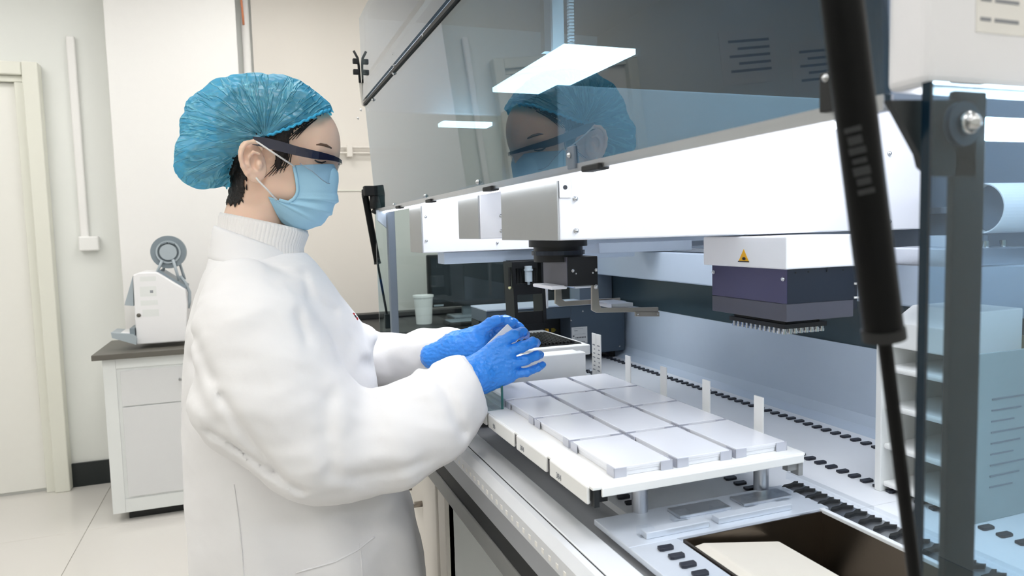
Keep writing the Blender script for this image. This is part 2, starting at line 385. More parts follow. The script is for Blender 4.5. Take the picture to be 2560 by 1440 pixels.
# ------------------------------------------------------------------ bench along the back wall with monitor
wbn = root('wall_bench', 'dark laboratory bench along the back wall seen through the glass', 'bench', (1.2, 4.1, 0))
zB = 0.86
MB().box((0.42, 3.75, 0.05), (2.5, 4.5, zB - 0.03), 0.004).build('bench_cabinet', 'navy', wbn)
MB().box((0.38, 3.7, zB - 0.03), (2.55, 4.505, zB), 0.003).build('bench_top', 'black', wbn)
MB().box((0.38, 4.40, zB), (2.55, 4.505, zB + 0.03), 0.003).build('upstand', 'black', wbn)
mo = root('monitor', 'dark flat screen monitor on the bench behind the robot', 'monitor', (1.26, 4.2, zB))
mp_ = [(1.0003, 4.1800, 1.2392), (1.5009, 4.1800, 1.1956)]
ax, bx_ = mp_[0][0], mp_[1][0]
MB().box((ax, 4.16, 0.93), (bx_, 4.2, 1.25), 0.008).build('screen_housing', 'black', mo)
MB().box((ax + 0.02, 4.157, 0.96), (bx_ - 0.02, 4.165, 1.23)).build('screen', 'screen', mo)
MB().box((1.22, 4.19, zB), (1.3, 4.22, 1.0), 0.004).box((1.14, 4.1, zB), (1.38, 4.28, zB + 0.015), 0.004).build('stand', 'greyplastic2', mo)
MB().box((ax + 0.03, 4.154, 0.938), (ax + 0.09, 4.16, 0.948)).build('badge', 'greyplastic', mo)
kb = root('keyboard', 'black keyboard lying on the dark bench in front of monitor', 'keyboard', (1.2, 3.85, zB))
MB().box((1.02, 3.78, zB), (1.42, 3.92, zB + 0.02), 0.004).build('case', 'black', kb)
MB().box((1.03, 3.79, zB + 0.02), (1.41, 3.91, zB + 0.026), 0.002).build('keys', 'greyplastic2', kb)
bn = root('waste_bin', 'small white waste bin on the bench left of the monitor', 'bin', (0.98, 4.0, zB))
MB().cyl((0.93, 4.0, zB), (0.93, 4.0, 1.02), 0.045, 0.055, 24).build('bucket', 'plastic', bn, smooth=False)
MB().ring((0.93, 4.0, 1.02), (0, 0, 1), 0.06, 0.045, 0.012).build('rim', 'plastic', bn)
for k, (x, y, dx, dy, h) in enumerate([(1.55, 4.1, 0.12, 0.25, 0.36), (1.72, 4.1, 0.22, 0.3, 0.28)]):
    r = root('computer_tower' if k == 0 else 'instrument_box', ['black computer tower on the back bench right of the monitor', 'dark instrument box at the right end of the back bench'][k], ['computer', 'instrument'][k], (x, y, zB))
    MB().box((x, y, zB), (x + dx, y + dy, zB + h), 0.006).build('housing', 'black' if k == 0 else 'midgrey', r)
    MB().box((x + 0.01, y - 0.006, zB + 0.03), (x + dx - 0.01, y + 0.002, zB + h - 0.03), 0.003).build('front_panel', 'blackmetal', r)

# ------------------------------------------------------------------ bench under the robot
ZT = 0.885
bt = root('robot_bench', 'pale cupboard bench with a dark opening under the robot', 'bench', (0.8, 1.1, 0))
bxf = 0.352

MB().box((bxf + 0.006, 1.389, 0.06), (1.1, 2.15, 0.852), 0.003).build('carcass', 'cabinet', bt)
MB().box((bxf + 0.04, 1.42, 0.0), (1.08, 2.12, 0.06)).build('plinth', 'black', bt)
MB().box((bxf, 1.389, 0.06), (bxf + 0.02, 1.447, 0.852), 0.002).build('end_stile', 'cream', bt)
dd = MB().box((bxf - 0.004, 1.452, 0.10), (bxf + 0.016, 1.95, 0.842), 0.002).build('door', 'cream', bt)
MB().tube([(bxf - 0.002, 1.585, 0.752), (bxf - 0.03, 1.585, 0.752), (bxf - 0.03, 1.70, 0.752), (bxf - 0.002, 1.70, 0.752)], 0.007, 10).build('handle', 'steel', dd, smooth=True)
MB().box((0.9, 0.25, 0.0), (1.1, 0.3, 0.852)).box((0.9, 0.3, 0.05), (1.1, 1.389, 0.852)).build('rear_panel', 'midgrey', bt)
MB().box((0.40, 0.2, 0.0), (0.45, 0.25, 0.852)).build('leg', 'midgrey', bt)
MB().box((0.55, 1.375, 0.06), (0.57, 1.389, 0.852)).build('end_rib', 'black', bt)
bx('bench_top', (bxf - 0.012, 0.1, 0.852), (1.15, 2.2, ZT), mat('grey_bench_top', '7f807e', 0.4, var=0.06), None, 0.002, label='grey worktop of the bench carrying the liquid handling robot', cat='worktop')

# ================================================================== the robot
rb = root('liquid_handling_robot', 'large white liquid handling robot with raised smoked glass cover on bench', 'robot', (0.7, 1.1, ZT))
YN, YF = 0.285, 2.02          # near and far ends
XB = 1.04                     # back wall
# feet and base
for (x, y) in ((0.42, 0.42), (0.42, 1.9), (0.98, 0.42), (0.98, 1.9)):
    MB().cyl((x, y, ZT), (x, y, 0.915), 0.025, n=20).build('foot', 'chrome', rb)
MB().box((0.338, YN, 0.921), (0.352, YF, 0.985), 0.002).build('front_apron', 'silldark', rb)
MB().prism([(0.338, YN, 0.958), (0.332, YN, 0.963), (0.332, YN, 0.985), (0.341, YN, 0.997), (0.350, YN, 0.997), (0.350, YN, 0.958)], (0, YF - YN, 0)).build('front_sill', 'sill', rb)
# printed track ticks along the sill
tk = MB().box((-0.0005, -0.0035, -0.003), (0.0005, 0.0035, 0.003)).mesh('track_mark'); tk.materials.append(M['paper'])
for k in range(62): piece('track_mark', tk, (0.3317, 0.36 + k * 0.0225, 0.972), rb)
MB().box((0.351, YN, 0.99), (0.3525, YF, 0.996)).build('seal', 'rubber', rb)
MB().box((0.3535, YN, 0.935), (0.392, YF, 0.996), 0.002).build('inner_sill', 'sill', rb)
MB().box((0.392, YN, 0.93), (0.455, YF, 0.99)).build('front_channel', 'silldark', rb)
MB().box((0.455, 0.701, 0.94), (XB, YF, 1.0)).build('deck_plate', 'deck', rb)
MB().box((0.681, YN, 0.94), (XB, 0.7005, 1.0)).build('deck_plate', 'deck', rb)
MB().box((0.352, YN + 0.01, 0.8855), (XB, YF - 0.01, 0.899)).build('base_pan', 'black', rb)  # painted black to stand in for the shade under the robot
MB().box((0.343, YN, 0.8855), (0.3515, YF, 0.9208)).build('shadow_strip', 'rubber', rb)  # black strip in place of the shade between apron and bench top
tb = MB().prism([(-0.010, -0.0035, 0), (-0.006, -0.0055, 0), (0.008, -0.0055, 0), (0.010, -0.002, 0), (0.010, 0.004, 0), (-0.008, 0.005, 0)], (0, 0, 0.0035), 0.0006).mesh('track_tab')
tb.materials.append(M['tab'])
for row, x in enumerate((0.975, 0.832, 0.66, 0.478)):
    for k in range(70):
        y = 0.345 + k * 0.0225
        if row == 2 and not (0.70 < y < 1.15): continue
        if row == 3 and not (0.71 < y < 1.0): continue
        piece('track_tab', tb, (x, y, 1.0), rb)
sl = MB().box((-0.006, -0.0012, 0), (0.006, 0.0012, 0.0006)).mesh('deck_slot'); sl.materials.append(M['ink'])
for (x, y) in ((0.79, 1.13), (0.80, 1.55), (0.50, 0.86), (0.58, 0.90), (0.415, 0.80)): piece('deck_slot', sl, (x, y, 0.9998 if x > 0.455 else 0.9899), rb)
# back wall: light lower panel with a cove, dark window band, rail beam
MB().prism([(XB, YN, 1.0), (XB - 0.03, YN, 1.0), (XB - 0.012, YN, 1.012), (XB - 0.004, YN, 1.03), (XB, YN, 1.153)], (0, YF - YN, 0)).build('lower_back_panel', 'bluegrey', rb)
MB().box((XB, YN, 0.93), (XB + 0.04, YF, 1.153)).build('back_frame', 'midgrey', rb)
MB().box((XB + 0.004, YN, 1.153), (XB + 0.03, YF, 1.25)).build('back_window', 'darkband', rb)
MB().box((XB - 0.05, YN, 1.242), (XB + 0.06, YF, 1.316), 0.003).build('rail_beam', 'bluegrey', rb)
MB().box((XB + 0.0, YN, 1.316), (XB + 0.03, YF, 1.98)).build('upper_back_panel', 'midgrey', rb)
MB().box((XB - 0.03, YN, 1.318), (XB - 0.005, YF, 1.326)).box((XB - 0.02, YN, 1.39), (XB, YF, 1.40)).build('linear_rail', 'alu', rb)
# far end wall: posts, glass
MB().box((0.345, YF - 0.085, 0.985), (0.385, YF - 0.04, 1.03), 0.002).box((0.36, YF - 0.08, 1.03), (0.38, YF - 0.055, 1.46), 0.002).build('far_post', 'midgrey', rb)
MB().prism([(0.338, YF - 0.05, 1.447), (0.338, YF - 0.05, 1.42), (0.372, YF - 0.05, 1.39), (0.385, YF - 0.05, 1.39), (0.385, YF - 0.05, 1.447)], (0, 0.02, 0)).build('corner_bracket', 'bluegrey', rb)
MB().box((0.335, YF - 0.03, 0.99), (0.95, YF - 0.024, 1.47)).build('far_side_glass', 'sidefar', rb)
MB().box((0.93, YF - 0.09, 0.99), (XB, YF - 0.02, 1.9)).build('far_rear_post', 'midgrey', rb)
# near end wall
MB().box((0.3645, 0.283, 0.985), (0.389, 0.2875, 1.45), 0.001).build('near_post', 'postgrey', rb)
MB().prism([(0.3171, 0.2830, 1.4429), (0.3385, 0.2830, 1.4154), (0.3410, 0.2830, 1.4086), (0.3485, 0.2830, 1.4038), (0.3816, 0.2830, 1.4036), (0.3801, 0.2830, 1.4454)], (0, 0.004, 0)).build('corner_bracket', 'postgrey', rb)
q = Vector((0.3672, 0.2810, 1.4317))
MB().ring(q, (0, 1, 0), 0.012, 0.006, 0.004).build('bracket_washer', 'darkpanel', rb)
screw(q - Vector((0, 0.002, 0)), (0, -1, 0), 0.0065, rb)
MB().box((0.3385, 0.276, 0.99), (0.95, 0.280, 1.452)).build('near_side_glass', 'side', rb)
MB().box((0.3365, 0.2755, 0.985), (0.3385, 0.2805, 1.452)).build('glass_edge', 'edgeglass', rb)
# hood
MB().box((0.343, 0.283, 1.452), (XB + 0.06, 0.31, 1.99), 0.005, 3).build('near_hood_end', 'robotwhite', rb)
bx('hood_label', (0.3781, 0.2825, 1.4818), (0.3781 + 0.05, 0.2835, 1.53), 'paper', rb)
for k in range(2):
    for (a, b) in ((0, 0.008), (0.011, 0.03)):
        bx('printed_line', (0.3812 + a, 0.2822, (1.4880 + k * 0.0105)), (0.3812 + b, 0.2828, (1.4899 + k * 0.0105)), 'inkgrey', rb)
MB().box((0.33, YF - 0.02, 1.72), (XB + 0.05, YF, 1.99), 0.003).build('far_hood_end', 'robotwhite', rb)
MB().box((0.34, YN, 1.97), (XB + 0.05, YF, 1.99)).build('hood_roof', 'midgrey', rb)
MB().box((0.318, YN, 1.752), (0.324, YF, 1.975)).build('upper_front_glass', 'cover2', rb)
MB().box((0.324, YN, 1.80), (0.335, YF, 1.815)).build('inner_bar', 'robotwhite', rb)
# raised front cover: tilted smoked pane hanging from the hinge line
cv = MB().prism([(0.3435, 0.31, 1.446), (0.3245, 0.31, 1.738), (0.3295, 0.31, 1.738), (0.3485, 0.31, 1.446)], (0, YF - 0.31, 0)).build('front_cover', 'cover', rb)
MB().prism([(0.3425, 0.31, 1.446), (0.3421, 0.31, 1.452), (0.350, 0.31, 1.452), (0.350, 0.31, 1.443), (0.3425, 0.31, 1.443)], (0, YF - 0.31, 0)).build('bottom_rail', 'alu', cv)
MB().box((0.320, 0.31, 1.7385), (0.330, YF, 1.746)).build('hinge_strip', 'rubber', cv)
for (ab, lz, ) in (((0.3450, 0.6707, 1.4476), 0,), ((0.3450, 1.0124, 1.4451), 0,), ((0.3450, 1.3841, 1.4434), 0,), ((0.3450, 1.6939, 1.4402), 0,),):
    p = ab
    MB().box((0.338, p[1] - 0.018, 1.4405), (0.352, p[1] + 0.022, 1.4475), 0.0015).build('magnet_catch', 'rubber', cv)
p = (0.3450, 0.7246, 1.4625)
MB().box((0.3395, p[1] - 0.012, 1.447), (0.3445, p[1] + 0.006, 1.472), 0.001).build('catch_plate', 'midgrey', cv)
screw((0.339, p[1] - 0.003, 1.462), (-1, 0, 0), 0.003, cv)
p = (0.3420, 0.3461, 1.4636)
MB().box((0.336, p[1] - 0.008, 1.448), (0.342, p[1] + 0.006, 1.472), 0.001).build('catch_plate', 'rubber', cv)
screw((0.336, p[1], 1.468), (-1, 0, 0), 0.0025, cv)
for (ab, ) in (((0.3350, 1.3062, 1.7428),), ((0.3350, 1.5799, 1.7744),), ((0.3350, 1.5842, 1.7521),), ((0.3350, 1.6005, 1.7373),), ((0.3350, 1.8853, 1.7303),), ((0.3350, 2.0858, 1.7380),), ((0.3350, 2.1509, 1.7243),), ((0.3350, 1.0654, 1.4579),), ((0.3350, 1.4191, 1.4557),), ((0.3350, 1.7503, 1.4523),),):
    q = ab
    t_ = 0.3435 - 0.019 * (q[2] - 1.446) / 0.292
    screw((t_ - 0.0002, q[1], q[2]), (-1, 0, 0), 0.0042 if b < 260 else 0.003, cv)
# cable holder clip at the far end of the hinge
cp = MB().prism([(0.3178, 2.0300, 1.7424), (0.3116, 2.0300, 1.8045), (0.3423, 2.0300, 1.7983), (0.3286, 2.0300, 1.7362)], (0, 0.006, 0)).build('cable_holder', 'cream', rb)
MB().tube([(0.3148, 2.0300, 1.8025), (0.3135, 2.0300, 1.8482), (0.3111, 2.0300, 1.8698), (0.3010, 2.0300, 1.8887)], 0.0035, 8).build('holder_arm', 'rubber', cp, smooth=True)
MB().tube([(0.3409, 2.0200, 1.8017), (0.3499, 2.0200, 1.8316), (0.3574, 2.0200, 1.8539), (0.3706, 2.0200, 1.8764)], 0.0035, 8).build('holder_arm', 'rubber', cp, smooth=True)
for (ab, ) in (((0.3045, 2.0250, 1.8596),), ((0.3043, 2.0250, 1.8303),), ((0.3648, 2.0250, 1.8499),), ((0.3526, 2.0250, 1.8252),), ((0.3274, 2.0250, 1.8043),),):
    q = Vector(ab); MB().box(q - Vector((0.008, 0.006, 0.007)), q + Vector((0.008, 0.006, 0.007)), 0.002).build('holder_clip', 'rubber', cp)
# gas struts at both ends
def strut(top, bot, y, rad, label, fr=0.55):
    r_ = MB().cyl(top, Vector(top).lerp(Vector(bot), fr), rad, n=24).build('gas_strut', 'strutblack', rb)
    autosmooth(r_); r_['label'] = label
    d = (Vector(bot) - Vector(top)).normalized()
    autosmooth(MB().cyl(Vector(top).lerp(Vector(bot), fr), Vector(bot), rad * 0.36, n=16).build('rod', 'strutblack', r_))
    autosmooth(MB().cyl(Vector(top).lerp(Vector(bot), fr - 0.005), Vector(top).lerp(Vector(bot), fr + 0.01), rad * 1.08, n=24).build('collar', 'rubber', r_))
    b = Vector(bot); t_ = Vector(top)
    MB().box(b - Vector((0.009, 0.008, 0.03)), b + Vector((0.009, 0.008, 0.012)), 0.002).build('lower_joint', 'rubber', r_)
    MB().box(t_ - Vector((0.008, 0.008, 0.012)), t_ + Vector((0.008, 0.008, 0.012)), 0.002).build('upper_joint', 'rubber', r_)
    return r_
st = strut((0.3166, 2.0400, 1.4967), (0.3670, 2.0400, 1.1384), 2.04, 0.0095, 'far black gas strut')
q = Vector((0.3173, 2.0350, 1.5032)); q2 = Vector((0.3434, 2.0300, 1.5027))
MB().box((q.x - 0.006, 2.015, q.z - 0.014), (q2.x + 0.006, 2.04, q.z + 0.014), 0.003).build('strut_bracket', 'rubber', rb)
MB().tube([(0.3395, 2.0280, 1.4959), (0.3377, 2.0280, 1.4531)], 0.011, 12).tube([(0.3353, 2.0280, 1.4509), (0.3463, 2.0280, 1.4440)], 0.009, 12).build('hinge_lever', 'rubber', rb, smooth=True)
MB().box((0.345, 2.0, 1.03), (0.385, 2.05, 1.10), 0.003).build('strut_mount', 'rubber', rb)

strut((0.2524, 0.2580, 1.5152), (0.3176, 0.2580, 1.1626), 0.258, 0.0092, 'near black gas strut', 0.536)
M['strutink'] = mat('strut_print', '24272a', 0.6)
sa = Vector((0.2662, 0.2580, 1.4237)); sb = Vector((0.2747, 0.2580, 1.3959)); sd = (sb - sa).normalized()
sn = (Vector((0, 0, 1.38)) - sa); sn = (sn - sd * sn.dot(sd)).normalized(); sw = sd.cross(sn)
for k in range(7):
    c = sa.lerp(sb, k / 6.0) + sn * 0.00925
    Rm = Matrix((sw, sd, sn)).transposed()
    h = 0.0012 + 0.0008 * ((k * 5) % 3) / 2; w2 = 0.0036 - 0.0006 * (k % 2)
    MB().box(c - Vector((w2, h, 0.0003)), c + Vector((w2, h, 0.0003)), 0.0002, 1, Rm).build('faded_print', 'strutink', rb)
# light strips of the robot, wedge panels and an added fill panel
wedge = mat('wedge_diffuser', (0.93, 0.96, 1.0), 0.5, emit=WEDGE_W, var=0.0)
ledn = mat('near_led_diffuser', (0.90, 0.94, 1.0), 0.5, emit=LED_N, var=0.0)
MB().box((0.40, 0.313, 1.432), (0.95, 0.338, 1.442)).build('light_strip', ledn, rb)
ledf = mat('front_led_diffuser', (0.92, 0.955, 1.0), 0.5, emit=LED_F, var=0.0)
MB().box((0.353, 0.345, 1.4405), (0.361, 2.0, 1.4455)).build('light_strip', ledf, rb)
MB().box((0.545, 1.175, 1.70), (0.69, 1.57, 1.71)).build('light_strip', wedge, rb)  # emissive panel sized to show as a wedge through the cover
fillp = mat('added_fill_diffuser', (0.92, 0.955, 1.0), 0.5, emit=FILL_P, var=0.0)
MB().box((0.50, 0.36, 1.80), (0.95, 0.78, 1.81)).build('added_fill_panel', fillp, rb)  # unseen panel added to brighten deck, tray and nearest arm
MB().box((0.52, 1.92, 1.678), (0.663, 1.975, 1.688)).build('light_strip', wedge, rb)  # second wedge panel, at the far end
# inner guide column and cable chain behind the cover
MB().box((0.6237, 1.4000, 1.7558), (0.6497, 1.43, 1.96)).build('guide_column', 'robotwhite', rb)
MB().box((0.6045, 1.4000, 1.7546), (0.6191, 1.42, 1.96)).build('guide_rail', 'alu', rb)
ch = Vector((0.6703, 1.4000, 1.7587))
lk = MB().box((-0.006, -0.006, -0.0025), (0.006, 0.006, 0.0025), 0.001).mesh('chain_link'); lk.materials.append(M['robotwhite'])
for k in range(36): piece('chain_link', lk, (ch.x, 1.41, ch.z + 0.004 + k * 0.0068), rb)

# ------------------------------------------------------------------ gantry arms
def arm(y0, y1, z0, name, xf=0.366, zt=1.462, plate=True):
    a = MB().box((xf + 0.003, y0, z0), (1.0, y1, zt), 0.002).build('gantry_arm', 'robotwhite', rb)
    a['label'] = name
    MB().box((xf, y0, z0), (xf + 0.003, y1, 1.4445), 0.0008).build('end_plate', 'steelgrey', a)
    return a
a1 = arm(0.82, 1.03, 1.3665, 'nearest white gantry arm', zt=1.56)
a2 = arm(1.147, 1.267, 1.368, 'middle white gantry arm')
a3 = arm(1.57, 1.69, 1.336, 'farthest white gantry arm')
for (ab, ) in (((0.3913, 0.8195, 1.4187),), ((0.3916, 0.8195, 1.3782),), ((0.9185, 0.8195, 1.4823),), ((0.9208, 0.8195, 1.3794),),):
    q = ab; screw((q[0], 0.8198, q[2]), (0, -1, 0), 0.0034, a1)
MB().box((0.369, 0.818, 1.42), (0.385, 0.8205, 1.446), 0.0004).build('plate_tab', 'alu', a1)
MB().cyl((0.377, 0.8175, 1.433), (0.377, 0.8195, 1.433), 0.003).build('tab_hole', 'ink', a1)
for (ab, y, ar, ) in (((0.4068, 1.1470, 1.4062), 1.147, a2,), ((0.4067, 1.1470, 1.3803), 1.147, a2,), ((0.3772, 1.5700, 1.4171), 1.57, a3,), ((0.3770, 1.5700, 1.3632), 1.57, a3,), ((0.5460, 1.5700, 1.3536), 1.57, a3,),):
    q = ab; screw((q[0], y, q[2]), (0, -1, 0), 0.003, ar)
MB().box((0.368, 1.16, 1.44), (0.372, 1.25, 1.457)).box((0.368, 1.58, 1.44), (0.372, 1.68, 1.452)).build('mount_strip', 'alu', rb)
# beams and carriages below the arms
MB().box((0.425, 1.60, 1.307), (0.93, 1.66, 1.3345), 0.001).build('channel_beam', 'bluegrey', rb)
MB().box((0.50, 1.17, 1.352), (0.93, 1.25, 1.366)).box((0.60, 1.16, 1.335), (0.80, 1.25, 1.354), 0.001).build('carriage_beam', 'bluegrey', rb)
MB().box((0.70, 1.30, 1.33), (0.88, 1.45, 1.352), 0.002).box((0.80, 1.26, 1.338), (0.90, 1.33, 1.368), 0.003).build('carriage_block', 'alux', rb)
MB().cyl((0.845, 1.256, 1.347), (0.845, 1.262, 1.347), 0.012).build('brass_pulley', mat('brass', 'c9963c', 0.3, 0.9), rb)
MB().box((0.80, 0.60, 1.322), (0.90, 0.72, 1.345), 0.002).box((0.83, 0.62, 1.3445), (0.86, 0.68, 1.36), 0.001).build('rail_carriage', 'alux', rb)
for k in range(3): MB().cyl((0.82 + k * 0.03, 0.615, 1.345), (0.82 + k * 0.03, 0.615, 1.353), 0.004).build('carriage_bolt', 'chrome', rb)
# white cable drum behind the near glass
dq = Vector((0.8458, 0.6200, 1.3928)); da = Vector((1, -0.06, 0)).normalized()
MB().ring(dq + da * 0.075, da, 0.031, 0.0295, 0.15, 48).build('cable_guard', 'robotwhite', rb)
MB().cyl(dq + da * 0.02, dq + da * 0.03, 0.029, n=40).build('guard_end', 'midgrey', rb)

# ------------------------------------------------------------------ 96 nozzle head
hd = MB().box((0.644, 0.728, 1.3215), (0.772, 0.905, 1.364), 0.002).build('pipetting_head', 'robotwhite', rb)
hd['label'] = 'white and violet pipetting head'
MB().box((0.651, 0.735, 1.276), (0.764, 0.893, 1.3215), 0.0008).build('upper_body', 'purple', hd)
MB().box((0.7645, 0.74, 1.262), (0.775, 0.885, 1.3215)).build('side_rail', 'navy', hd)
MB().box((0.652, 0.7345, 1.276), (0.764, 0.7355, 1.3213)).build('front_face', 'navy', hd)
MB().box((0.651, 0.735, 1.2525), (0.764, 0.893, 1.2758), 0.0008).build('lower_body', 'purplegrey', hd)
MB().box((0.657, 0.745, 1.2415), (0.728, 0.86, 1.2475)).build('nozzle_plate', 'blackmetal', hd)
MB().box((0.662, 0.75, 1.2475), (0.72, 0.855, 1.2525)).build('nozzle_spacer', 'rubber', hd)
nzm = MB().cyl((0, 0, -0.004), (0, 0, 0), 0.0022, n=10).cyl((0, 0, -0.0075), (0, 0, -0.004), 0.0031, 0.0031, 10).mesh('nozzle')
nzm.materials.append(M['chrome'])
for i in range(8):
    for j in range(12):
        piece('nozzle', nzm, (0.661 + i * 0.009, 0.750 + j * 0.0094, 1.2415), hd)
for (y, z) in ((0.888, 1.311), (0.741, 1.3085)): screw((0.651, y, z), (-1, 0, 0), 0.003, hd)
for x in (0.665, 0.686, 0.717, 0.745): MB().cyl((x, 0.7338, 1.3165), (x, 0.736, 1.3165), 0.0012, n=8).build('bolt_hole', 'rubber', hd)
MB().box((0.764, 0.733, 1.296), (0.776, 0.739, 1.298)).box((0.764, 0.733, 1.277), (0.776, 0.739, 1.279)).build('tie_strip', 'paper', hd)
c_ = (0.6430, 0.8111, 1.3372)
yc, zc = c_[1], c_[2]
MB().prism([(0.6437, yc - 0.0115, zc - 0.0085), (0.6437, yc + 0.0115, zc - 0.0085), (0.6437, yc, zc + 0.0095)], (0.0006, 0, 0)).build('warning_triangle', 'yellow', hd)
MB().box((0.6430, yc - 0.0115, zc - 0.0085), (0.6437, yc + 0.0115, zc - 0.0072)).build('triangle_rule', 'ink', hd)
MB().box((0.6430, yc - 0.0035, zc - 0.0055), (0.6437, yc + 0.0015, zc - 0.0018)).box((0.6430, yc - 0.005, zc - 0.0045), (0.6437, yc + 0.003, zc - 0.0035)).build('triangle_symbol', 'ink', hd)

# ------------------------------------------------------------------ plate gripper
gy = 1.06
q0 = (0.4624, 1.0600, 1.3346); q1 = (0.5453, 1.0600, 1.2866); qc = (0.4897, 1.0600, 1.3369)
gr = MB().box((qc[0], gy, q1[2]), (q1[0], gy + 0.10, 1.3348), 0.001).build('plate_gripper', 'blackmetal', rb)
gr['label'] = 'black gripper with steel fingers'
MB().box((qc[0] - 0.0012, gy + 0.0005, q1[2]), (qc[0], gy + 0.0995, 1.3348)).build('side_plate', 'purplegrey', gr)
for (ab, r_, ) in (((0.4993, 1.0600, 1.3121), 0.003,), ((0.5420, 1.0600, 1.3116), 0.003,), ((0.5050, 1.0600, 1.3072), 0.0016,), ((0.5360, 1.0600, 1.3072), 0.0016,),):
    q = ab; screw((q[0], gy, q[2]), (0, -1, 0), r_, gr)
q = (0.5058, 1.0600, 1.3468)
autosmooth(MB().cyl((q[0] - 0.01, gy + 0.05, q1[2] + 0.04), (q[0] - 0.01, gy + 0.05, 1.362), 0.042, n=32).cyl((q[0] - 0.01, gy + 0.05, 1.352), (q[0] - 0.01, gy + 0.05, 1.366), 0.05, n=32).build('rotary_mount', 'blackmetal', gr))
MB().cyl((q[0] - 0.01, gy + 0.05, 1.338), (q[0] - 0.01, gy + 0.05, 1.345), 0.0455, n=32).build('mount_ring', 'navy', gr)
def finger(y, px):
    P = px
    P = [(p[0], y, p[2]) for p in P]
    return MB().prism(P, (0, 0.004, 0), 0.0006)
finger(gy + 0.002, [(0.5348, 1.0600, 1.2871), (0.5468, 1.0600, 1.2865), (0.5484, 1.0600, 1.2527), (0.5528, 1.0600, 1.2470), (0.6633, 1.0600, 1.2415), (0.6632, 1.0600, 1.2332), (0.5422, 1.0600, 1.2396), (0.5340, 1.0600, 1.2442)]).build('finger', 'steel', gr)
finger(gy + 0.085, [(0.5046, 1.0600, 1.2853), (0.5163, 1.0600, 1.2847), (0.5172, 1.0600, 1.2573), (0.5230, 1.0600, 1.2529), (0.6347, 1.0600, 1.2530), (0.6346, 1.0600, 1.2447), (0.5125, 1.0600, 1.2442), (0.5038, 1.0600, 1.2501)]).build('finger', 'steel', gr)
finger(gy - 0.001, [(0.6156, 1.0600, 1.2362), (0.6632, 1.0600, 1.2332), (0.6631, 1.0600, 1.2255), (0.6155, 1.0600, 1.2286)]).build('finger_pad', 'steel', gr)
for (ab, ) in (((0.6203, 1.0600, 1.2318),), ((0.6591, 1.0600, 1.2299),),):
    q = ab; screw((q[0], gy - 0.001, q[2]), (0, -1, 0), 0.0014, gr)
P = (0.5415, 1.0600, 1.2834); screw((P[0], gy + 0.001, P[2]), (0, -1, 0), 0.0042, gr)
MB().box((0.4635, gy + 0.01, 1.2816), (0.4937, gy + 0.09, q1[2] + 0.001), 0.002).build('finger_carrier', 'robotwhite', gr)
MB().box((0.5046, gy + 0.003, 1.2820), (0.5356, gy + 0.09, q1[2] + 0.001), 0.002).build('finger_carrier', 'alu', gr)
MB().box((0.5756, gy + 0.01, 1.2442), (0.6173, gy + 0.08, 1.2513)).build('cross_bar', 'alu', gr)

# ------------------------------------------------------------------ pipetting channel rack
ky = 1.55
ck = MB().box((0.5769, 1.5500, 1.2921), (0.6389, 1.60, 1.3084), 0.001).build('channel_rack', 'blackmetal', rb)
ck['label'] = 'black pipetting channel rack'
def kbar(px0, px1, w, y0, y1, nm, m):
    a = Vector(px0); b = Vector(px1)
    MB().prism([(a.x - w, y0, a.z), (a.x + w, y0, a.z), (b.x + w, y0, b.z), (b.x - w, y0, b.z)], (0, y1 - y0, 0)).build(nm, m, ck)
kbar((0.5743, 1.5500, 1.3081), (0.5793, 1.5500, 1.1639), 0.0042, 1.54, 1.60, 'side_bar', 'blackmetal')
kbar((0.6471, 1.5500, 1.3081), (0.6507, 1.5500, 1.1608), 0.0042, 1.54, 1.60, 'side_bar', 'blackmetal')
kbar((0.6131, 1.5500, 1.2566), (0.6135, 1.5500, 1.2310), 0.036, 1.542, 1.55, 'cross_plate', 'blackmetal')
kbar((0.6155, 1.5500, 1.1900), (0.6158, 1.5500, 1.1613), 0.036, 1.542, 1.55, 'cross_plate', 'blackmetal')
for k in range(7):
    a = (0.5918, 1.5600, 1.2986); b = (0.5907, 1.5600, 1.2552); x = a[0] + k * 0.0088
    autosmooth(MB().cyl((x, 1.565, b[2]), (x, 1.565, a[2]), 0.0038, n=12).build('channel_tube', 'rubber', ck))
a = (0.6102, 1.5400, 1.2977); b = (0.6093, 1.5400, 1.2611)
autosmooth(MB().cyl((a[0], 1.538, b[2]), (a[0], 1.538, a[2]), 0.0088, n=20).cyl((a[0], 1.538, b[2] - 0.007), (a[0], 1.538, b[2]), 0.0032, n=12).ring((a[0], 1.538, a[2] - 0.009), (0, 0, 1), 0.0105, 0.008, 0.004, 20).build('syringe', 'greyplastic', ck))
a = (0.5670, 1.5500, 1.2963); b = (0.5677, 1.5500, 1.2513)
autosmooth(MB().cyl((a[0], 1.55, b[2]), (a[0], 1.55, a[2]), 0.003, n=10).build('probe', 'rubber', ck))
MB().sphere((a[0], 1.55, b[2] - 0.003), 0.004, 10).build('probe_tip', mat('probe_tip', 'd6d2a0', 0.4), ck, smooth=True)
MB().box((0.5773, 1.57, 1.3071), (0.6680, 1.61, 1.31)).build('rack_head', 'rubber', ck)
MB().box((0.7436, 1.75, 1.17), (0.7494, 1.76, 1.29)).build('guide_strip', 'robotwhite', rb)

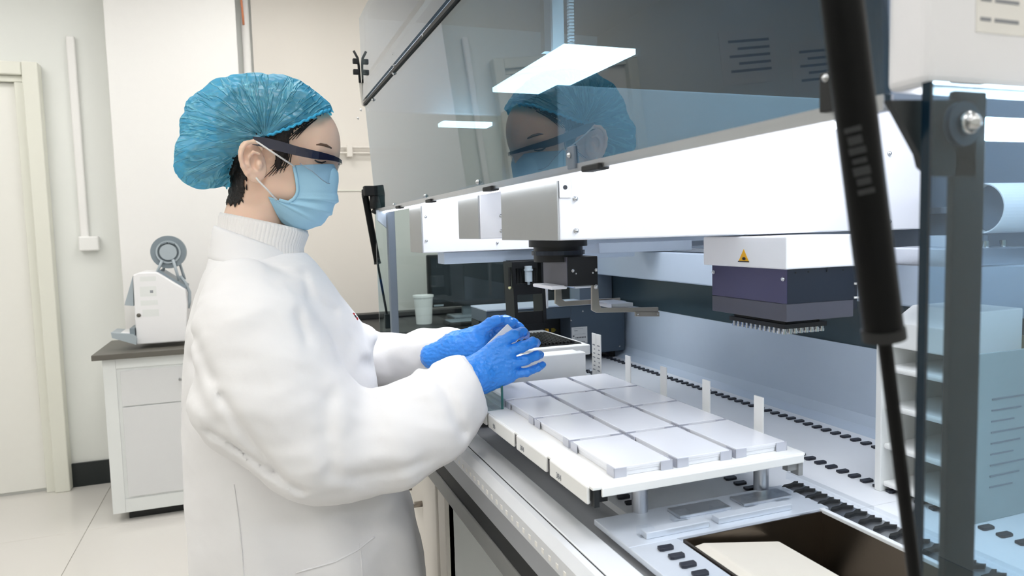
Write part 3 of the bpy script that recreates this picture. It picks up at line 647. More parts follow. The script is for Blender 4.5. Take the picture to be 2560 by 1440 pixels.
# ================================================================== things on the deck
# dark instrument module at the far end
gm = root('instrument_module', 'dark slate instrument module at the far end of the deck', 'instrument', (0.8, 1.88, 1.0))
gx0 = 0.8512; gzt = 1.1630; gzb = 1.0200
MB().box((gx0, 1.83, gzb), (1.028, 1.97, gzt), 0.003).build('housing', 'darkpanel', gm)
gl0 = 0.5989
MB().box((gl0, 1.83, 1.1288), (gx0 + 0.002, 1.97, gzt), 0.003).build('housing_bridge', 'darkpanel', gm)
MB().box((gl0, 1.90, gzb), (gx0, 1.97, 1.1288)).build('bay_back', 'black', gm)
MB().box((gl0, 1.825, gzt), (1.03, 1.975, gzt + 0.004), 0.001).build('module_top', 'bluegrey', gm)
for (x, y) in ((gl0 + 0.03, 1.86), (1.0, 1.86), (gl0 + 0.03, 1.95), (1.0, 1.95)):
    MB().cyl((x, y, 1.0), (x, y, gzb + 0.002), 0.008, n=12).build('foot', 'rubber', gm)
for (ab, ) in (((0.8912, 1.8300, 1.1451),), ((0.8539, 1.8300, 1.1210),), ((1.0564, 1.8300, 1.0558),), ((1.0453, 1.8300, 1.0363),), ((1.0091, 1.8300, 1.0344),), ((0.8928, 1.8300, 1.0346),),):
    q = ab; screw((q[0], 1.83, q[2]), (0, -1, 0), 0.003, gm)
lb = MB().box((0.8543, 1.8285, 1.0530), (0.9036, 1.8305, 1.1004)).build('rating_label', 'paper', gm)
for (p, q, m_) in (((0.8600, 1.8280, 1.0960), (0.8905, 1.8280, 1.0955), 'inkgrey'), ((0.8624, 1.8280, 1.0895), (0.8726, 1.8280, 1.0911), 'inkgrey'), ((0.8622, 1.8280, 1.0803), (0.8978, 1.8280, 1.0799), 'inkgrey'), ((0.8658, 1.8280, 1.0684), (0.8990, 1.8280, 1.0717), 'ink'), ((0.8693, 1.8280, 1.0554), (0.8949, 1.8280, 1.0580), 'ink'), ((0.8570, 1.8280, 1.0737), (0.8622, 1.8280, 1.0768), 'ink')):
    if q[0] - p[0] > 0.02 and m_ == 'ink':
        n = 12
        for k in range(n):
            x = p[0] + (q[0] - p[0]) * k / n
            bx('barcode_bar', (x, 1.8278, p[2]), (x + (q[0] - p[0]) / n * (0.35 + 0.4 * ((k * 7) % 3) / 2), 1.829, q[2]), 'ink', lb)
    else: bx('printed_line', (p[0], 1.8278, p[2]), (q[0], 1.829, q[2]), m_, lb)
p = Vector((0.8054, 1.8900, 1.0837)); bx('yellow_tag', (p.x - 0.003, 1.888, p.z - 0.009), (p.x + 0.003, 1.9, p.z + 0.009), 'yellow', gm)
p = Vector((0.8272, 1.8900, 1.0868)); MB().prism([(p.x - 0.007, 1.896, p.z - 0.006), (p.x + 0.002, 1.896, p.z - 0.006), (p.x + 0.008, 1.896, p.z), (p.x + 0.002, 1.896, p.z + 0.006), (p.x - 0.007, 1.896, p.z + 0.006)], (0, 0.003, 0)).build('warning_mark', mat('dull_yellow', '8f7c1c', 0.5), gm)

# tip carriers behind the white box
tc_ = root('tip_rack', 'white rack of black pipette tips behind the white box', 'tip rack', (0.62, 1.55, 1.0))
zt = 1.125
x1 = 0.6989
MB().box((0.40, 1.40, zt - 0.022), (x1, 1.62, zt), 0.002).build('rack_frame', 'plastic', tc_)
for (x, y) in ((0.42, 1.42), (x1 - 0.02, 1.42), (0.42, 1.6), (x1 - 0.02, 1.6)): MB().box((x - 0.008, y - 0.008, 1.0), (x + 0.008, y + 0.008, zt - 0.02)).build('rack_leg', 'plastic', tc_)
MB().box((0.42, 1.415, 1.01), (x1 - 0.03, 1.60, zt - 0.03)).build('tip_box', 'rubber', tc_)
MB().box((0.50, 1.42, zt), (x1 - 0.012, 1.60, zt + 0.002)).build('tip_mat', 'rubber', tc_)
tp = MB().cyl((0, 0, 0), (0, 0, 0.006), 0.0042, 0.0036, 8).mesh('pipette_tip'); tp.materials.append(M['blackmetal'])
nx = int((x1 - 0.52) / 0.009)
for i in range(nx):
    for j in range(19): piece('pipette_tip', tp, (0.507 + i * 0.009, 1.427 + j * 0.009, zt + 0.001), tc_)
for k, (px, y, w, nm) in enumerate(((1015, 1.72, 0.16, 'white carrier of covered trays at the far end, by the glass'), (1300, 1.75, 0.10, 'pale plate carrier in front of the dark module'))):
    x0 = [0.40, 0.60][k]; xe = [0.585, 0.76][k]
    c = root('plate_carrier', nm, 'carrier', ((x0 + xe) / 2, y, 1.0))
    MB().box((x0, y - 0.06, 1.0), (xe, y + 0.06, 1.085), 0.003).build('carrier_body', 'plastic', c)
    n = 3
    for i in range(n):
        xa = x0 + (xe - x0) * i / n; xb = x0 + (xe - x0) * (i + 1) / n
        MB().box((xa + 0.004, y - 0.055, 1.085), (xb - 0.004, y + 0.055, 1.105), 0.004).build('tray_cover', 'plastic', c)
# white box behind the tray
wb_ = root('reagent_box', 'plain white upright box standing behind the glass plates', 'box', (0.6, 1.36, 1.0))
xw = 0.6482
MB().box((0.40, 1.32, 1.0), (xw, 1.345, 1.1245), 0.002).build('front_panel', 'plastic', wb_)
MB().box((0.40, 1.345, 1.0), (xw - 0.004, 1.375, 1.1245 - 0.002), 0.002).build('body', 'plastic', wb_)
# small fittings on the deck beside the box
sf = root('deck_fitting', 'small clear fitting with white cap beside the white box', 'fitting', (0.70, 1.30, 1.0))
p = (0.7460, 1.4976, 1.0200)
autosmooth(MB().cyl((p[0], p[1], 1.0), (p[0], p[1], 1.03), 0.012, n=20).build('cap', 'plastic', sf))
autosmooth(MB().cyl((p[0], p[1], 1.03), (p[0], p[1], 1.05), 0.004, n=12).build('stem', 'clear', sf))
MB().box((p[0] + 0.015, p[1] - 0.02, 1.0), (p[0] + 0.05, p[1] + 0.01, 1.012), 0.002).build('pad', 'plastic', sf)

# ------------------------------------------------------------------ plate tray
ty = root('plate_tray', 'white raised tray carrying twelve flat plates in front of the robot', 'tray', (0.53, 1.0, 1.0))
TZ = 1.070
MB().box((0.372, 0.746, TZ - 0.004), (0.694, 1.29, TZ), 0.001).build('tray_top', 'plastic', ty)
MB().box((0.384, 0.7445, TZ - 0.0135), (0.691, 0.748, TZ - 0.0015), 0.0015).build('near_flange', 'plastic', ty)
MB().box((0.6915, 0.749, TZ - 0.0135), (0.694, 1.29, TZ - 0.002)).build('rear_flange', 'plastic', ty)
nY = [0.743, 0.874, 1.002, 1.138, 1.27]
for k in range(4):
    MB().box((0.3685, nY[k] + (0.008 if k else 0.012), TZ - 0.024), (0.3735, nY[k + 1] - 0.004, TZ - 0.0005), 0.0022).build('front_flange', 'plastic', ty)
    if k: MB().box((0.376, nY[k] - 0.004, TZ - 0.03), (0.380, nY[k] + 0.008, TZ - 0.004)).build('flange_notch', 'black', ty)
MB().box((0.375, 0.748, TZ - 0.026), (0.382, 0.757, TZ - 0.004)).build('flange_notch', 'black', ty)
for (ab, s_, ) in (((0.3760, 1.1008, 1.0557), '96',), ((0.3760, 0.9718, 1.0547), '384',), ((0.3760, 0.8378, 1.0547), '384',),):
    q = ab; text(s_, 0.011, (0.3681, q[1], q[2]), (0, -1, 0), (0, 0, 1), 'inkgrey', ty)
for (x, y) in ((0.468, 0.80), (0.665, 0.80), (0.468, 1.25), (0.665, 1.25)):
    autosmooth(MB().cyl((x, y, 1.0), (x, y, TZ - 0.003), 0.0105, n=24).build('leg', 'alu', ty))
for y in (0.80, 0.93, 1.06, 1.19): MB().box((0.39, y - 0.02, TZ - 0.034), (0.41, y + 0.012, TZ - 0.004)).build('under_clip', 'blackmetal', ty)
MB().box((0.672, 0.755, TZ - 0.026), (0.694, 0.765, TZ - 0.004)).box((0.688, 0.752, TZ - 0.034), (0.696, 0.768, TZ - 0.016), 0.001).build('stop_clip', 'steelgrey', ty)
for k in range(4):
    y = 0.832 + k * 0.1287
    MB().box((0.6945, y, TZ - 0.004), (0.697, y + 0.02, TZ + 0.057), 0.0006).build('label_tab', 'plastic', ty)
for k in range(2):
    y = 1.335 + k * 0.021
    tt = MB().box((0.690, y, 1.03), (0.6925, y + 0.0195, TZ + 0.085), 0.0006).build('label_tab', 'plastic', ty)
    for j in range(7): bx('printed_line', (0.6896, y + 0.004, 1.075 + j * 0.009), (0.6901, y + 0.015 - (j % 3) * 0.003, 1.0775 + j * 0.009), 'inkgrey', tt)
# twelve covered plates
PW, PL = 0.0855, 0.1275
rows_w = ['nearest row', 'second row from the near edge', 'third row from the near edge', 'farthest row']
cols_w = ['column closest to the woman', 'middle column', 'column of the upright tabs']
base_me = MB().box((0.004, 0.004, 0), (PW - 0.004, PL - 0.004, 0.006), 0.001).mesh('plate_base'); base_me.materials.append(M['platelid'])
lid_me = MB().box((0.0022, 0.0022, 0.0085), (PW - 0.0022, PL - 0.0022, 0.0125), 0.0007).box((0.003, 0.003, 0.006), (PW - 0.003, PL - 0.003, 0.0085)).mesh('plate_lid'); lid_me.materials.append(M['platelid'])
def corner(sx, sy):
    b = MB(); x0 = 0 if sx < 0 else PW; y0 = 0 if sy < 0 else PL
    lx = 0.018 * (-sx); ly = 0.020 * (-sy)
    b.box((min(x0, x0 + lx), min(y0, y0 + 0.0012 * (-sy)), 0.0), (max(x0, x0 + lx), max(y0, y0 + 0.0012 * (-sy)), 0.0122), 0.0004)
    b.box((min(x0, x0 + 0.0012 * (-sx)), min(y0, y0 + ly), 0.0), (max(x0, x0 + 0.0012 * (-sx)), max(y0, y0 + ly), 0.0122), 0.0004)
    me = b.mesh('corner_clip'); me.materials.append(M['clip']); return me
cl_me = [corner(sx, sy) for sx in (-1, 1) for sy in (-1, 1)]
pin_me = MB().cyl((0, 0, 0), (0, 0, 0.004), 0.0012, n=8).mesh('locating_pin'); pin_me.materials.append(M['chrome'])
for j in range(4):
    for i in range(3):
        x = 0.411 + 0.0912 * i; y = 0.764 + 0.1335 * j
        r = root('covered_plate', 'flat frosted plate, %s, %s' % (rows_w[j], cols_w[i]), 'plate', (x, y, TZ), 'flat plates on the white tray')
        piece('plate_base', base_me, (x, y, TZ), r); piece('plate_lid', lid_me, (x, y, TZ), r)
        for me in cl_me: piece('corner_clip', me, (x, y, TZ), r)
        piece('locating_pin', pin_me, (x + PW + 0.0025, y + PL - 0.03, TZ), r)
# clear glass divider at the front of the tray
gd = root('glass_divider', 'upright clear glass divider with green edges under the gloved hand', 'glass divider', (0.40, 1.2, TZ))
q = (0.4019, 1.1483, 1.0712)
MB().box((q[0] - 0.003, q[1], TZ + 0.001), (q[0] + 0.0, q[1] + 0.17, TZ + 0.065)).build('pane', 'greenglass', gd)
MB().box((q[0] - 0.0035, q[1] - 0.001, TZ + 0.001), (q[0] + 0.0005, q[1] + 0.0005, TZ + 0.0655)).build('pane_edge', 'greenedge', gd)
MB().box((q[0] - 0.03, q[1], TZ), (q[0] + 0.0005, q[1] + 0.2, TZ + 0.003)).build('base_glass', 'greenglass', gd)
MB().box((q[0] - 0.031, q[1], TZ), (q[0] - 0.03, q[1] + 0.2, TZ + 0.003)).build('base_edge', 'greenedge', gd)
for (ab, ) in (((0.4255, 1.1681, 1.0640),), ((0.4244, 1.0527, 1.0640),),):
    p = ab; autosmooth(MB().cyl((p[0], p[1], TZ), (p[0], p[1], TZ + 0.003), 0.009, n=16).build('clamp', 'greenedge', gd)); screw((p[0], p[1], TZ + 0.003), (0, 0, 1), 0.004, gd)

# ------------------------------------------------------------------ milled carrier in front of the tray
mc = root('milled_carrier', 'milled aluminium carrier with clear holders below the tray', 'carrier', (0.57, 0.74, 1.0))
MB().box((0.40, 0.71, 0.9985), (0.70, 0.80, 1.006), 0.001).build('base_plate', 'milled', mc)
MB().box((0.40, 0.33, 0.9985), (0.466, 0.7095, 1.006), 0.001).build('front_plate', 'milled', mc)
for k in range(5): piece('track_tab', tb, (0.437, 0.60 + k * 0.0225, 1.006), mc)
MB().box((0.43, 0.72, 1.006), (0.52, 0.735, 1.014), 0.001).box((0.535, 0.722, 1.006), (0.65, 0.737, 1.014), 0.001).build('bar', 'milled', mc)
for (x, y, dx) in ((0.425, 0.725, 0.02), (0.487, 0.748, 0.025), (0.545, 0.745, 0.02), (0.60, 0.75, 0.02), (0.65, 0.75, 0.025)):
    MB().box((x, y, 1.006), (x + dx, y + 0.012, 1.018), 0.0015).build('clear_block', 'clear', mc)
MB().box((0.50, 0.755, 1.006), (0.58, 0.785, 1.010), 0.001).box((0.60, 0.755, 1.006), (0.68, 0.785, 1.010), 0.001).build('raised_pad', 'alux', mc)
# clear strip with black clips along the trough
cs = root('clip_strip', 'clear strip with black finger clips beside the steel trough', 'strip', (0.73, 0.6, 1.0))
MB().box((0.735, 0.32, 1.0), (0.748, 0.83, 1.010), 0.001).build('strip', 'clear', cs)
MB().box((0.685, 0.32, 1.0), (0.735, 0.80, 1.003)).build('strip_base', 'alu', cs)
ck_me = MB().prism([(-0.020, -0.003, 0), (-0.012, -0.005, 0), (0, -0.0025, 0), (0.012, -0.007, 0), (0.017, -0.005, 0), (0.007, 0.0005, 0), (0.016, 0.005, 0), (0.011, 0.007, 0), (0.0, 0.002, 0), (-0.012, 0.002, 0)], (0, 0, 0.004)).mesh('finger_clip'); ck_me.materials.append(M['rubber'])
for k in range(21): piece('finger_clip', ck_me, (0.715, 0.345 + k * 0.0225, 1.003), cs)
# stainless waste trough
tr = root('waste_trough', 'stainless steel waste trough with cream liner at the bottom right', 'trough', (0.57, 0.6, 1.0))
tx0, tx1, ty0, ty1, tzb = 0.468, 0.68, 0.33, 0.70, 0.90
MB().box((tx0, ty1 - 0.002, tzb), (tx1, ty1, 1.008)).box((tx0, ty0, tzb), (tx1, ty0 + 0.002, 1.008)).box((tx1 - 0.002, ty0, tzb), (tx1, ty1, 1.008)).box((tx0, ty0, tzb), (tx0 + 0.002, ty1, 1.008)).box((tx0, ty0, tzb), (tx1, ty1, tzb + 0.003)).build('trough_wall', 'steeldark', tr)
MB().box((tx1 - 0.003, ty0, 1.006), (tx1 + 0.004, ty1 + 0.003, 1.011), 0.001).build('bright_rim', 'sill', tr)
MB().prism([(tx0 + 0.004, ty1 - 0.012, 1.004), (tx0 + 0.02, ty1 - 0.012, 1.006), (tx0 + 0.13, ty1 - 0.012, 0.988), (tx1 - 0.025, ty1 - 0.012, 0.925), (tx1 - 0.02, ty1 - 0.012, 0.905), (tx0 + 0.004, ty1 - 0.012, 0.905)], (0, -0.34, 0), 0.003).build('liner', 'liner', tr)

# ------------------------------------------------------------------ shelf unit at the near right
sh = root('plate_shelf', 'white plate shelf unit with four decks behind the near gas strut', 'shelf', (0.87, 0.69, 1.0))
MB().box((0.817, 0.735, 1.0), (0.95, 0.745, 1.225), 0.001).build('end_panel', 'plastic', sh)
MB().box((0.9505, 0.61, 1.0), (0.955, 0.745, 1.225)).build('back_panel', mat('olive_board', '8d8368', 0.7), sh)
ep = MB().box((0.822, 0.606, 1.0), (0.95, 0.6095, 1.215), 0.001).build('end_panel', mat('pale_grey_board', 'aab3b2', 0.6), sh)
for n in range(9): bx('printed_line', (0.855, 0.6052, 1.155 - n * 0.014), (0.92 - (n % 3) * 0.012, 0.6062, 1.157 - n * 0.014), 'inkgrey', ep)
for z in (1.008, 1.062, 1.118, 1.172):
    MB().box((0.821, 0.61, z), (0.95, 0.735, z + 0.008), 0.003).build('shelf', 'plastic', sh)
    MB().box((0.86, 0.64, z + 0.008), (0.90, 0.66, z + 0.012)).build('shelf_stop', 'blackmetal', sh)
MB().prism([(0.83, 0.634, 1.2055), (0.83, 0.634, 1.24), (0.87, 0.634, 1.262), (0.949, 0.634, 1.262), (0.949, 0.634, 1.2055)], (0, 0.1, 0), 0.002).build('roof', 'plastic', sh)

# ================================================================== the person
def cap_(P, a, b, ra, rb=None):
    rb = ra if rb is None else rb
    a = np.asarray(a, np.float32); b = np.asarray(b, np.float32); ba = b - a
    pa = P - a; h = np.clip((pa @ ba) / float(ba @ ba), 0, 1)
    return np.linalg.norm(pa - h[..., None] * ba, axis=-1) - (ra + (rb - ra) * h)
def ell(P, c, r, R3=None):
    q = P - np.asarray(c, np.float32)
    if R3 is not None: q = q @ np.asarray(R3, np.float32)
    r = np.asarray(r, np.float32)
    k0 = np.linalg.norm(q / r, axis=-1); k1 = np.linalg.norm(q / (r * r), axis=-1) + 1e-9
    return k0 * (k0 - 1) / k1
def smin(a, b, k):
    h = np.clip(0.5 + 0.5 * (b - a) / k, 0, 1)
    return b + (a - b) * h - k * h * (1 - h)
def chain(P, pts, k=0.01):
    """pts: list of (xyz, r)"""
    d = None
    for (a, ra), (b, rb) in zip(pts[:-1], pts[1:]):
        e = cap_(P, a, b, ra, rb); d = e if d is None else smin(d, e, k)
    return d
def poly2(P, poly):
    """signed distance to a polygon in the XZ plane, negative inside"""
    x = P[..., 0]; z = P[..., 2]; n = len(poly)
    d = np.full(x.shape, 1e9, np.float32); s = np.zeros(x.shape, bool)
    for i in range(n):
        ax, az = poly[i]; bx2, bz = poly[(i + 1) % n]
        ex, ez = bx2 - ax, bz - az; wx, wz = x - ax, z - az
        t = np.clip((wx * ex + wz * ez) / (ex * ex + ez * ez + 1e-12), 0, 1)
        d = np.minimum(d, (wx - ex * t) ** 2 + (wz - ez * t) ** 2)
        c1 = (az > z) != (bz > z)
        with np.errstate(divide='ignore', invalid='ignore'):
            s ^= c1 & (x < ex * (z - az) / (ez if ez != 0 else 1e-9) + ax)
    d = np.sqrt(d); return np.where(s, -d, d)
def line2(P, pts):
    x = P[..., 0]; z = P[..., 2]; d = np.full(x.shape, 1e9, np.float32)
    for (a, b) in zip(pts[:-1], pts[1:]):
        ex, ez = b[0] - a[0], b[2] - a[2]; wx, wz = x - a[0], z - a[2]
        t = np.clip((wx * ex + wz * ez) / (ex * ex + ez * ez), 0, 1)
        d = np.minimum(d, (wx - ex * t) ** 2 + (wz - ez * t) ** 2)
    return np.sqrt(d)
def wob(P, f, seed=0.0):
    x = P[..., 0] * f; y = P[..., 1] * f; z = P[..., 2] * f
    a = np.sin(x * 1.3 + 1.7 * np.sin(z * 0.9 + seed) + seed) * np.cos(y * 1.1 + 1.3 * np.sin(x * 0.7 + seed * 2))
    b = np.sin(z * 1.9 + 1.4 * np.sin(y * 1.2 + x * 0.6 + seed * 3))
    return 0.5 * (a + b)
def nets(fn, lo, hi, h):
    lo = np.asarray(lo, np.float32); n = np.ceil((np.asarray(hi) - lo) / h).astype(int) + 1
    ax = [lo[i] + h * np.arange(n[i], dtype=np.float32) for i in range(3)]
    D = np.empty(n, np.float32)
    for i in range(0, n[0], 24):
        g = np.stack(np.meshgrid(ax[0][i:i + 24], ax[1], ax[2], indexing='ij'), -1)
        D[i:i + 24] = fn(g)
    D[0] = D[-1] = 1; D[:, 0] = D[:, -1] = 1; D[:, :, 0] = D[:, :, -1] = 1
    S = D < 0
    c = [(i, j, k) for i in (0, 1) for j in (0, 1) for k in (0, 1)]
    sh = tuple(n - 1)
    cnt = np.zeros(sh, np.int8)
    for (i, j, k) in c: cnt += S[i:i + sh[0], j:j + sh[1], k:k + sh[2]]
    act = (cnt > 0) & (cnt < 8); idx = np.argwhere(act)
    vid = np.full(sh, -1, np.int64); vid[act] = np.arange(len(idx))
    acc = np.zeros((len(idx), 3)); m = np.zeros(len(idx))
    for (i, j, k) in c:
        for a in range(3):
            o = [i, j, k]
            if o[a]: continue
            o2 = list(o); o2[a] = 1
            d0 = D[idx[:, 0] + o[0], idx[:, 1] + o[1], idx[:, 2] + o[2]]; d1 = D[idx[:, 0] + o2[0], idx[:, 1] + o2[1], idx[:, 2] + o2[2]]
            x = (d0 < 0) != (d1 < 0); t = d0 / np.where(x, d0 - d1, 1)
            p = np.array(o, float)[None].repeat(len(idx), 0); p[:, a] += t
            acc += p * x[:, None]; m += x
    V = lo + h * (idx + acc / m[:, None])
    F = []
    for a in range(3):
        b, e = (a + 1) % 3, (a + 2) % 3
        A = [slice(1, -1)] * 3; A[a] = slice(0, -1); B = [slice(1, -1)] * 3; B[a] = slice(1, None)
        s0 = S[tuple(A)]; s1 = S[tuple(B)]
        w = np.argwhere(s0 != s1)
        fl = s0[tuple(w.T)]
        w = w.copy()
        for ax_ in range(3):
            if ax_ != a: w[:, ax_] += 1
        def q(db, de):
            u = w.copy(); u[:, b] += db; u[:, e] += de; return vid[tuple(u.T)]
        f = np.stack([q(-1, -1), q(0, -1), q(0, 0), q(-1, 0)], 1)
        f[~fl] = f[~fl][:, ::-1]
        F.append(f)
    return V, np.concatenate(F)
def smooth_v(V, F, it=2, lam=0.5):
    e = np.concatenate([F[:, [i, (i + 1) % 4]] for i in range(4)]); e = np.concatenate([e, e[:, ::-1]])
    deg = np.bincount(e[:, 0], minlength=len(V))[:, None]
    for _ in range(it):
        s = np.stack([np.bincount(e[:, 0], weights=V[e[:, 1], k], minlength=len(V)) for k in range(3)], 1)
        V = V + lam * (s / np.maximum(deg, 1) - V)
    return V
def npmesh(name, V, F):
    me = bpy.data.meshes.new(name); me.from_pydata([tuple(v) for v in V.tolist()], [], F.tolist()); me.update(); return me
def keepfaces(V, F, mask):
    F = F[mask[F].all(1)]; u = np.unique(F); r = np.full(len(V), -1); r[u] = np.arange(len(u)); return V[u], r[F]
def march(fn, a, b, n=400):
    """first surface point of fn on the segment a -> b"""
    a = np.asarray(a, float); b = np.asarray(b, float); t = np.linspace(0, 1, n)[:, None]
    P = (a + (b - a) * t).astype(np.float32); d = fn(P); k = np.argmax(d < 0)
    return P[k] if d[k] < 0 else P[int(np.argmin(np.abs(d)))]
YM = 1.36
def X(p): return np.array((p[0], YM, p[2]))
def my(p): return np.array((p[0], 2 * YM - p[1], p[2]))

M['skin'] = mat('skin', 'f6d2bb', 0.5, var=0.05, scale=25, sss=0.25, bump=0.06, bscale=500)
M['hair'] = mat('dark_hair', '1d1512', 0.5, var=0.4, scale=120, bump=0.7, bscale=350)
M['coat'] = mat('white_lab_coat', 'eeedee', 0.8, var=0.012, bump=0.12, bscale=45, sss=0.0)
M['knit'] = mat('white_knit', 'efecea', 0.9, var=0.02, bump=0.2, bscale=600)
M['mask'] = mat('blue_mask_fabric', 'a6d3ec', 0.8, var=0.03, bump=0.1, bscale=700)
M['loop'] = mat('white_elastic', 'f2efec', 0.8)
M['glove'] = mat('blue_nitrile', '2f8df0', 0.28, var=0.06, scale=60, bump=0.8, bscale=80, spec=0.6)
M['navyframe'] = mat('navy_spectacle_frame', '131633', 0.2, coat=0.5)
M['lens'] = glass('clear_safety_lens', (0.86, 0.87, 0.92), 1.55)
M['lensrim'] = mat('lens_rim', '8fa3b8', 0.2)
M['trousers'] = mat('dark_trousers', '2b3040', 0.85)
M['shoe'] = mat('white_shoe', 'd9d9d6', 0.5)
def cap_material():
    m = bpy.data.materials.new('blue_cap_nonwoven'); m.use_nodes = True; nt = m.node_tree
    nt.nodes.remove(nt.nodes['Principled BSDF']); out = nt.nodes['Material Output']
    tc = nt.nodes.new('ShaderNodeTexCoord'); mp = nt.nodes.new('ShaderNodeMapping'); mp.inputs['Scale'].default_value = (90, 90, 240)
    nz = nt.nodes.new('ShaderNodeTexNoise'); nz.inputs['Scale'].default_value = 1.0; nz.inputs['Detail'].default_value = 6
    n2 = nt.nodes.new('ShaderNodeTexNoise'); n2.inputs['Scale'].default_value = 22.0; n2.inputs['Detail'].default_value = 5
    nt.links.new(tc.outputs['Object'], mp.inputs[0]); nt.links.new(mp.outputs[0], nz.inputs['Vector']); nt.links.new(tc.outputs['Object'], n2.inputs['Vector'])
    # gathered folds run out from the elastic's gather above the ear
    sp = nt.nodes.new('ShaderNodeSeparateXYZ'); nt.links.new(tc.outputs['Object'], sp.inputs[0])
    def mth(op, a, b=None):
        n = nt.nodes.new('ShaderNodeMath'); n.operation = op
        for k_, v_ in enumerate((a, b)):
            if v_ is None: continue
            if isinstance(v_, (int, float)): n.inputs[k_].default_value = v_
            else: nt.links.new(v_, n.inputs[k_])
        return n.outputs[0]
    gx = mth('SUBTRACT', sp.outputs[0], 0.0356 - 0.05); gz = mth('SUBTRACT', sp.outputs[2], 1.5490)
    ang = mth('ARCTAN2', gz, gx); rad = mth('SQRT', mth('ADD', mth('MULTIPLY', gx, gx), mth('MULTIPLY', gz, gz)))
    cb_ = nt.nodes.new('ShaderNodeCombineXYZ'); nt.links.new(mth('MULTIPLY', ang, 5.0), cb_.inputs[0]); nt.links.new(mth('MULTIPLY', rad, 9.0), cb_.inputs[1]); nt.links.new(mth('MULTIPLY', sp.outputs[1], 6.0), cb_.inputs[2])
    n3 = nt.nodes.new('ShaderNodeTexNoise'); n3.inputs['Scale'].default_value = 1.3; n3.inputs['Detail'].default_value = 3; n3.inputs['Distortion'].default_value = 0.6
    nt.links.new(cb_.outputs[0], n3.inputs['Vector'])
    fr_ = nt.nodes.new('ShaderNodeValToRGB'); el = fr_.color_ramp.elements
    el[0].position = 0.44; el[0].color = (0, 0, 0, 1); el[1].position = 0.5; el[1].color = (1, 1, 1, 1); e3 = el.new(0.56); e3.color = (0, 0, 0, 1)
    nt.links.new(n3.outputs['Fac'], fr_.inputs['Fac'])
    bp = nt.nodes.new('ShaderNodeBump'); bp.inputs['Strength'].default_value = 0.9; bp.inputs['Distance'].default_value = 0.006
    nt.links.new(mth('ADD', n2.outputs['Fac'], mth('MULTIPLY', fr_.outputs['Color'], 0.5)), bp.inputs['Height'])
    rp = nt.nodes.new('ShaderNodeValToRGB'); rp.color_ramp.elements[0].color = hx('0cb0ea') + (1,); rp.color_ramp.elements[1].color = hx('8ee6fa') + (1,)
    nt.links.new(mth('ADD', nz.outputs['Fac'], mth('MULTIPLY', fr_.outputs['Color'], 0.3)), rp.inputs['Fac'])  # lighter folds: doubled cloth, with highlights put into the colour
    df = nt.nodes.new('ShaderNodeBsdfDiffuse'); tl = nt.nodes.new('ShaderNodeBsdfTranslucent'); gl = nt.nodes.new('ShaderNodeBsdfGlossy'); tr = nt.nodes.new('ShaderNodeBsdfTransparent')
    gl.inputs['Roughness'].default_value = 0.35; tr.inputs[0].default_value = hx('4fccee') + (1,)
    for s_ in (df, tl): nt.links.new(rp.outputs['Color'], s_.inputs[0])
    for s_ in (df, tl, gl): nt.links.new(bp.outputs[0], s_.inputs['Normal'])
    m1 = nt.nodes.new('ShaderNodeMixShader'); m1.inputs[0].default_value = 0.35
    nt.links.new(df.outputs[0], m1.inputs[1]); nt.links.new(tl.outputs[0], m1.inputs[2])
    m2 = nt.nodes.new('ShaderNodeMixShader'); m2.inputs[0].default_value = 0.1
    nt.links.new(m1.outputs[0], m2.inputs[1]); nt.links.new(gl.outputs[0], m2.inputs[2])
    mr = nt.nodes.new('ShaderNodeMapRange'); mr.inputs['To Min'].default_value = 0.1; mr.inputs['To Max'].default_value = 0.52
    nt.links.new(mth('SUBTRACT', nz.outputs['Fac'], mth('MULTIPLY', fr_.outputs['Color'], 0.8)), mr.inputs['Value'])
    m3 = nt.nodes.new('ShaderNodeMixShader'); nt.links.new(mr.outputs[0], m3.inputs[0])
    nt.links.new(m2.outputs[0], m3.inputs[1]); nt.links.new(tr.outputs[0], m3.inputs[2])
    nt.links.new(m3.outputs[0], out.inputs[0]); return m
M['cap'] = cap_material()

pe = root('person', 'woman in white lab coat, blue cap, mask and safety glasses holding a plate', 'person', (0.05, YM, 0))

# ---- head and neck
EARA = np.array((0.0058, 1.2880, 1.5379)); EARB = np.array((0.0218, 1.2880, 1.4804))
EARC = (EARA + EARB) / 2
_u = (EARB - EARA); _u[1] = 0; _u /= np.linalg.norm(_u); _w = np.array([0.25, -0.95, 0.0]); _w -= _u * (_w @ _u); _w /= np.linalg.norm(_w); _v = np.cross(_u, _w)
EARR = np.stack([_u, _v, _w], 1)
helix = [(0.0301, 1.2840, 1.5298), (0.0259, 1.2800, 1.5372), (0.0166, 1.2760, 1.5406), (0.0064, 1.2740, 1.5381), (-0.0009, 1.2730, 1.5287), (-0.0042, 1.2750, 1.5151), (-0.0019, 1.2780, 1.5002), (0.0044, 1.2810, 1.4879), (0.0128, 1.2850, 1.4789), (0.0210, 1.2880, 1.4757)]
anti = [(0.0264, 1.2800, 1.5206), (0.0157, 1.2780, 1.5236), (0.0084, 1.2780, 1.5155), (0.0071, 1.2800, 1.5038), (0.0122, 1.2830, 1.4927), (0.0185, 1.2850, 1.4896)]
tilt = Matrix.Rotation(math.radians(18), 3, 'Y')
TL = np.array(tilt)
def ear(P):
    d = ell(P, EARC, (0.036, 0.022, 0.006), EARR)
    d = smin(d, chain(P, [(h, 0.0036) for h in helix], 0.003), 0.004)
    d = np.maximum(d, -ell(P, np.array((0.0173, 1.2800, 1.5052)), (0.011, 0.006, 0.016)))
    d = smin(d, chain(P, [(h, 0.0026) for h in anti], 0.003), 0.003)
    d = smin(d, ell(P, np.array((0.0242, 1.2840, 1.5029)), (0.006, 0.006, 0.008)), 0.004)
    return d
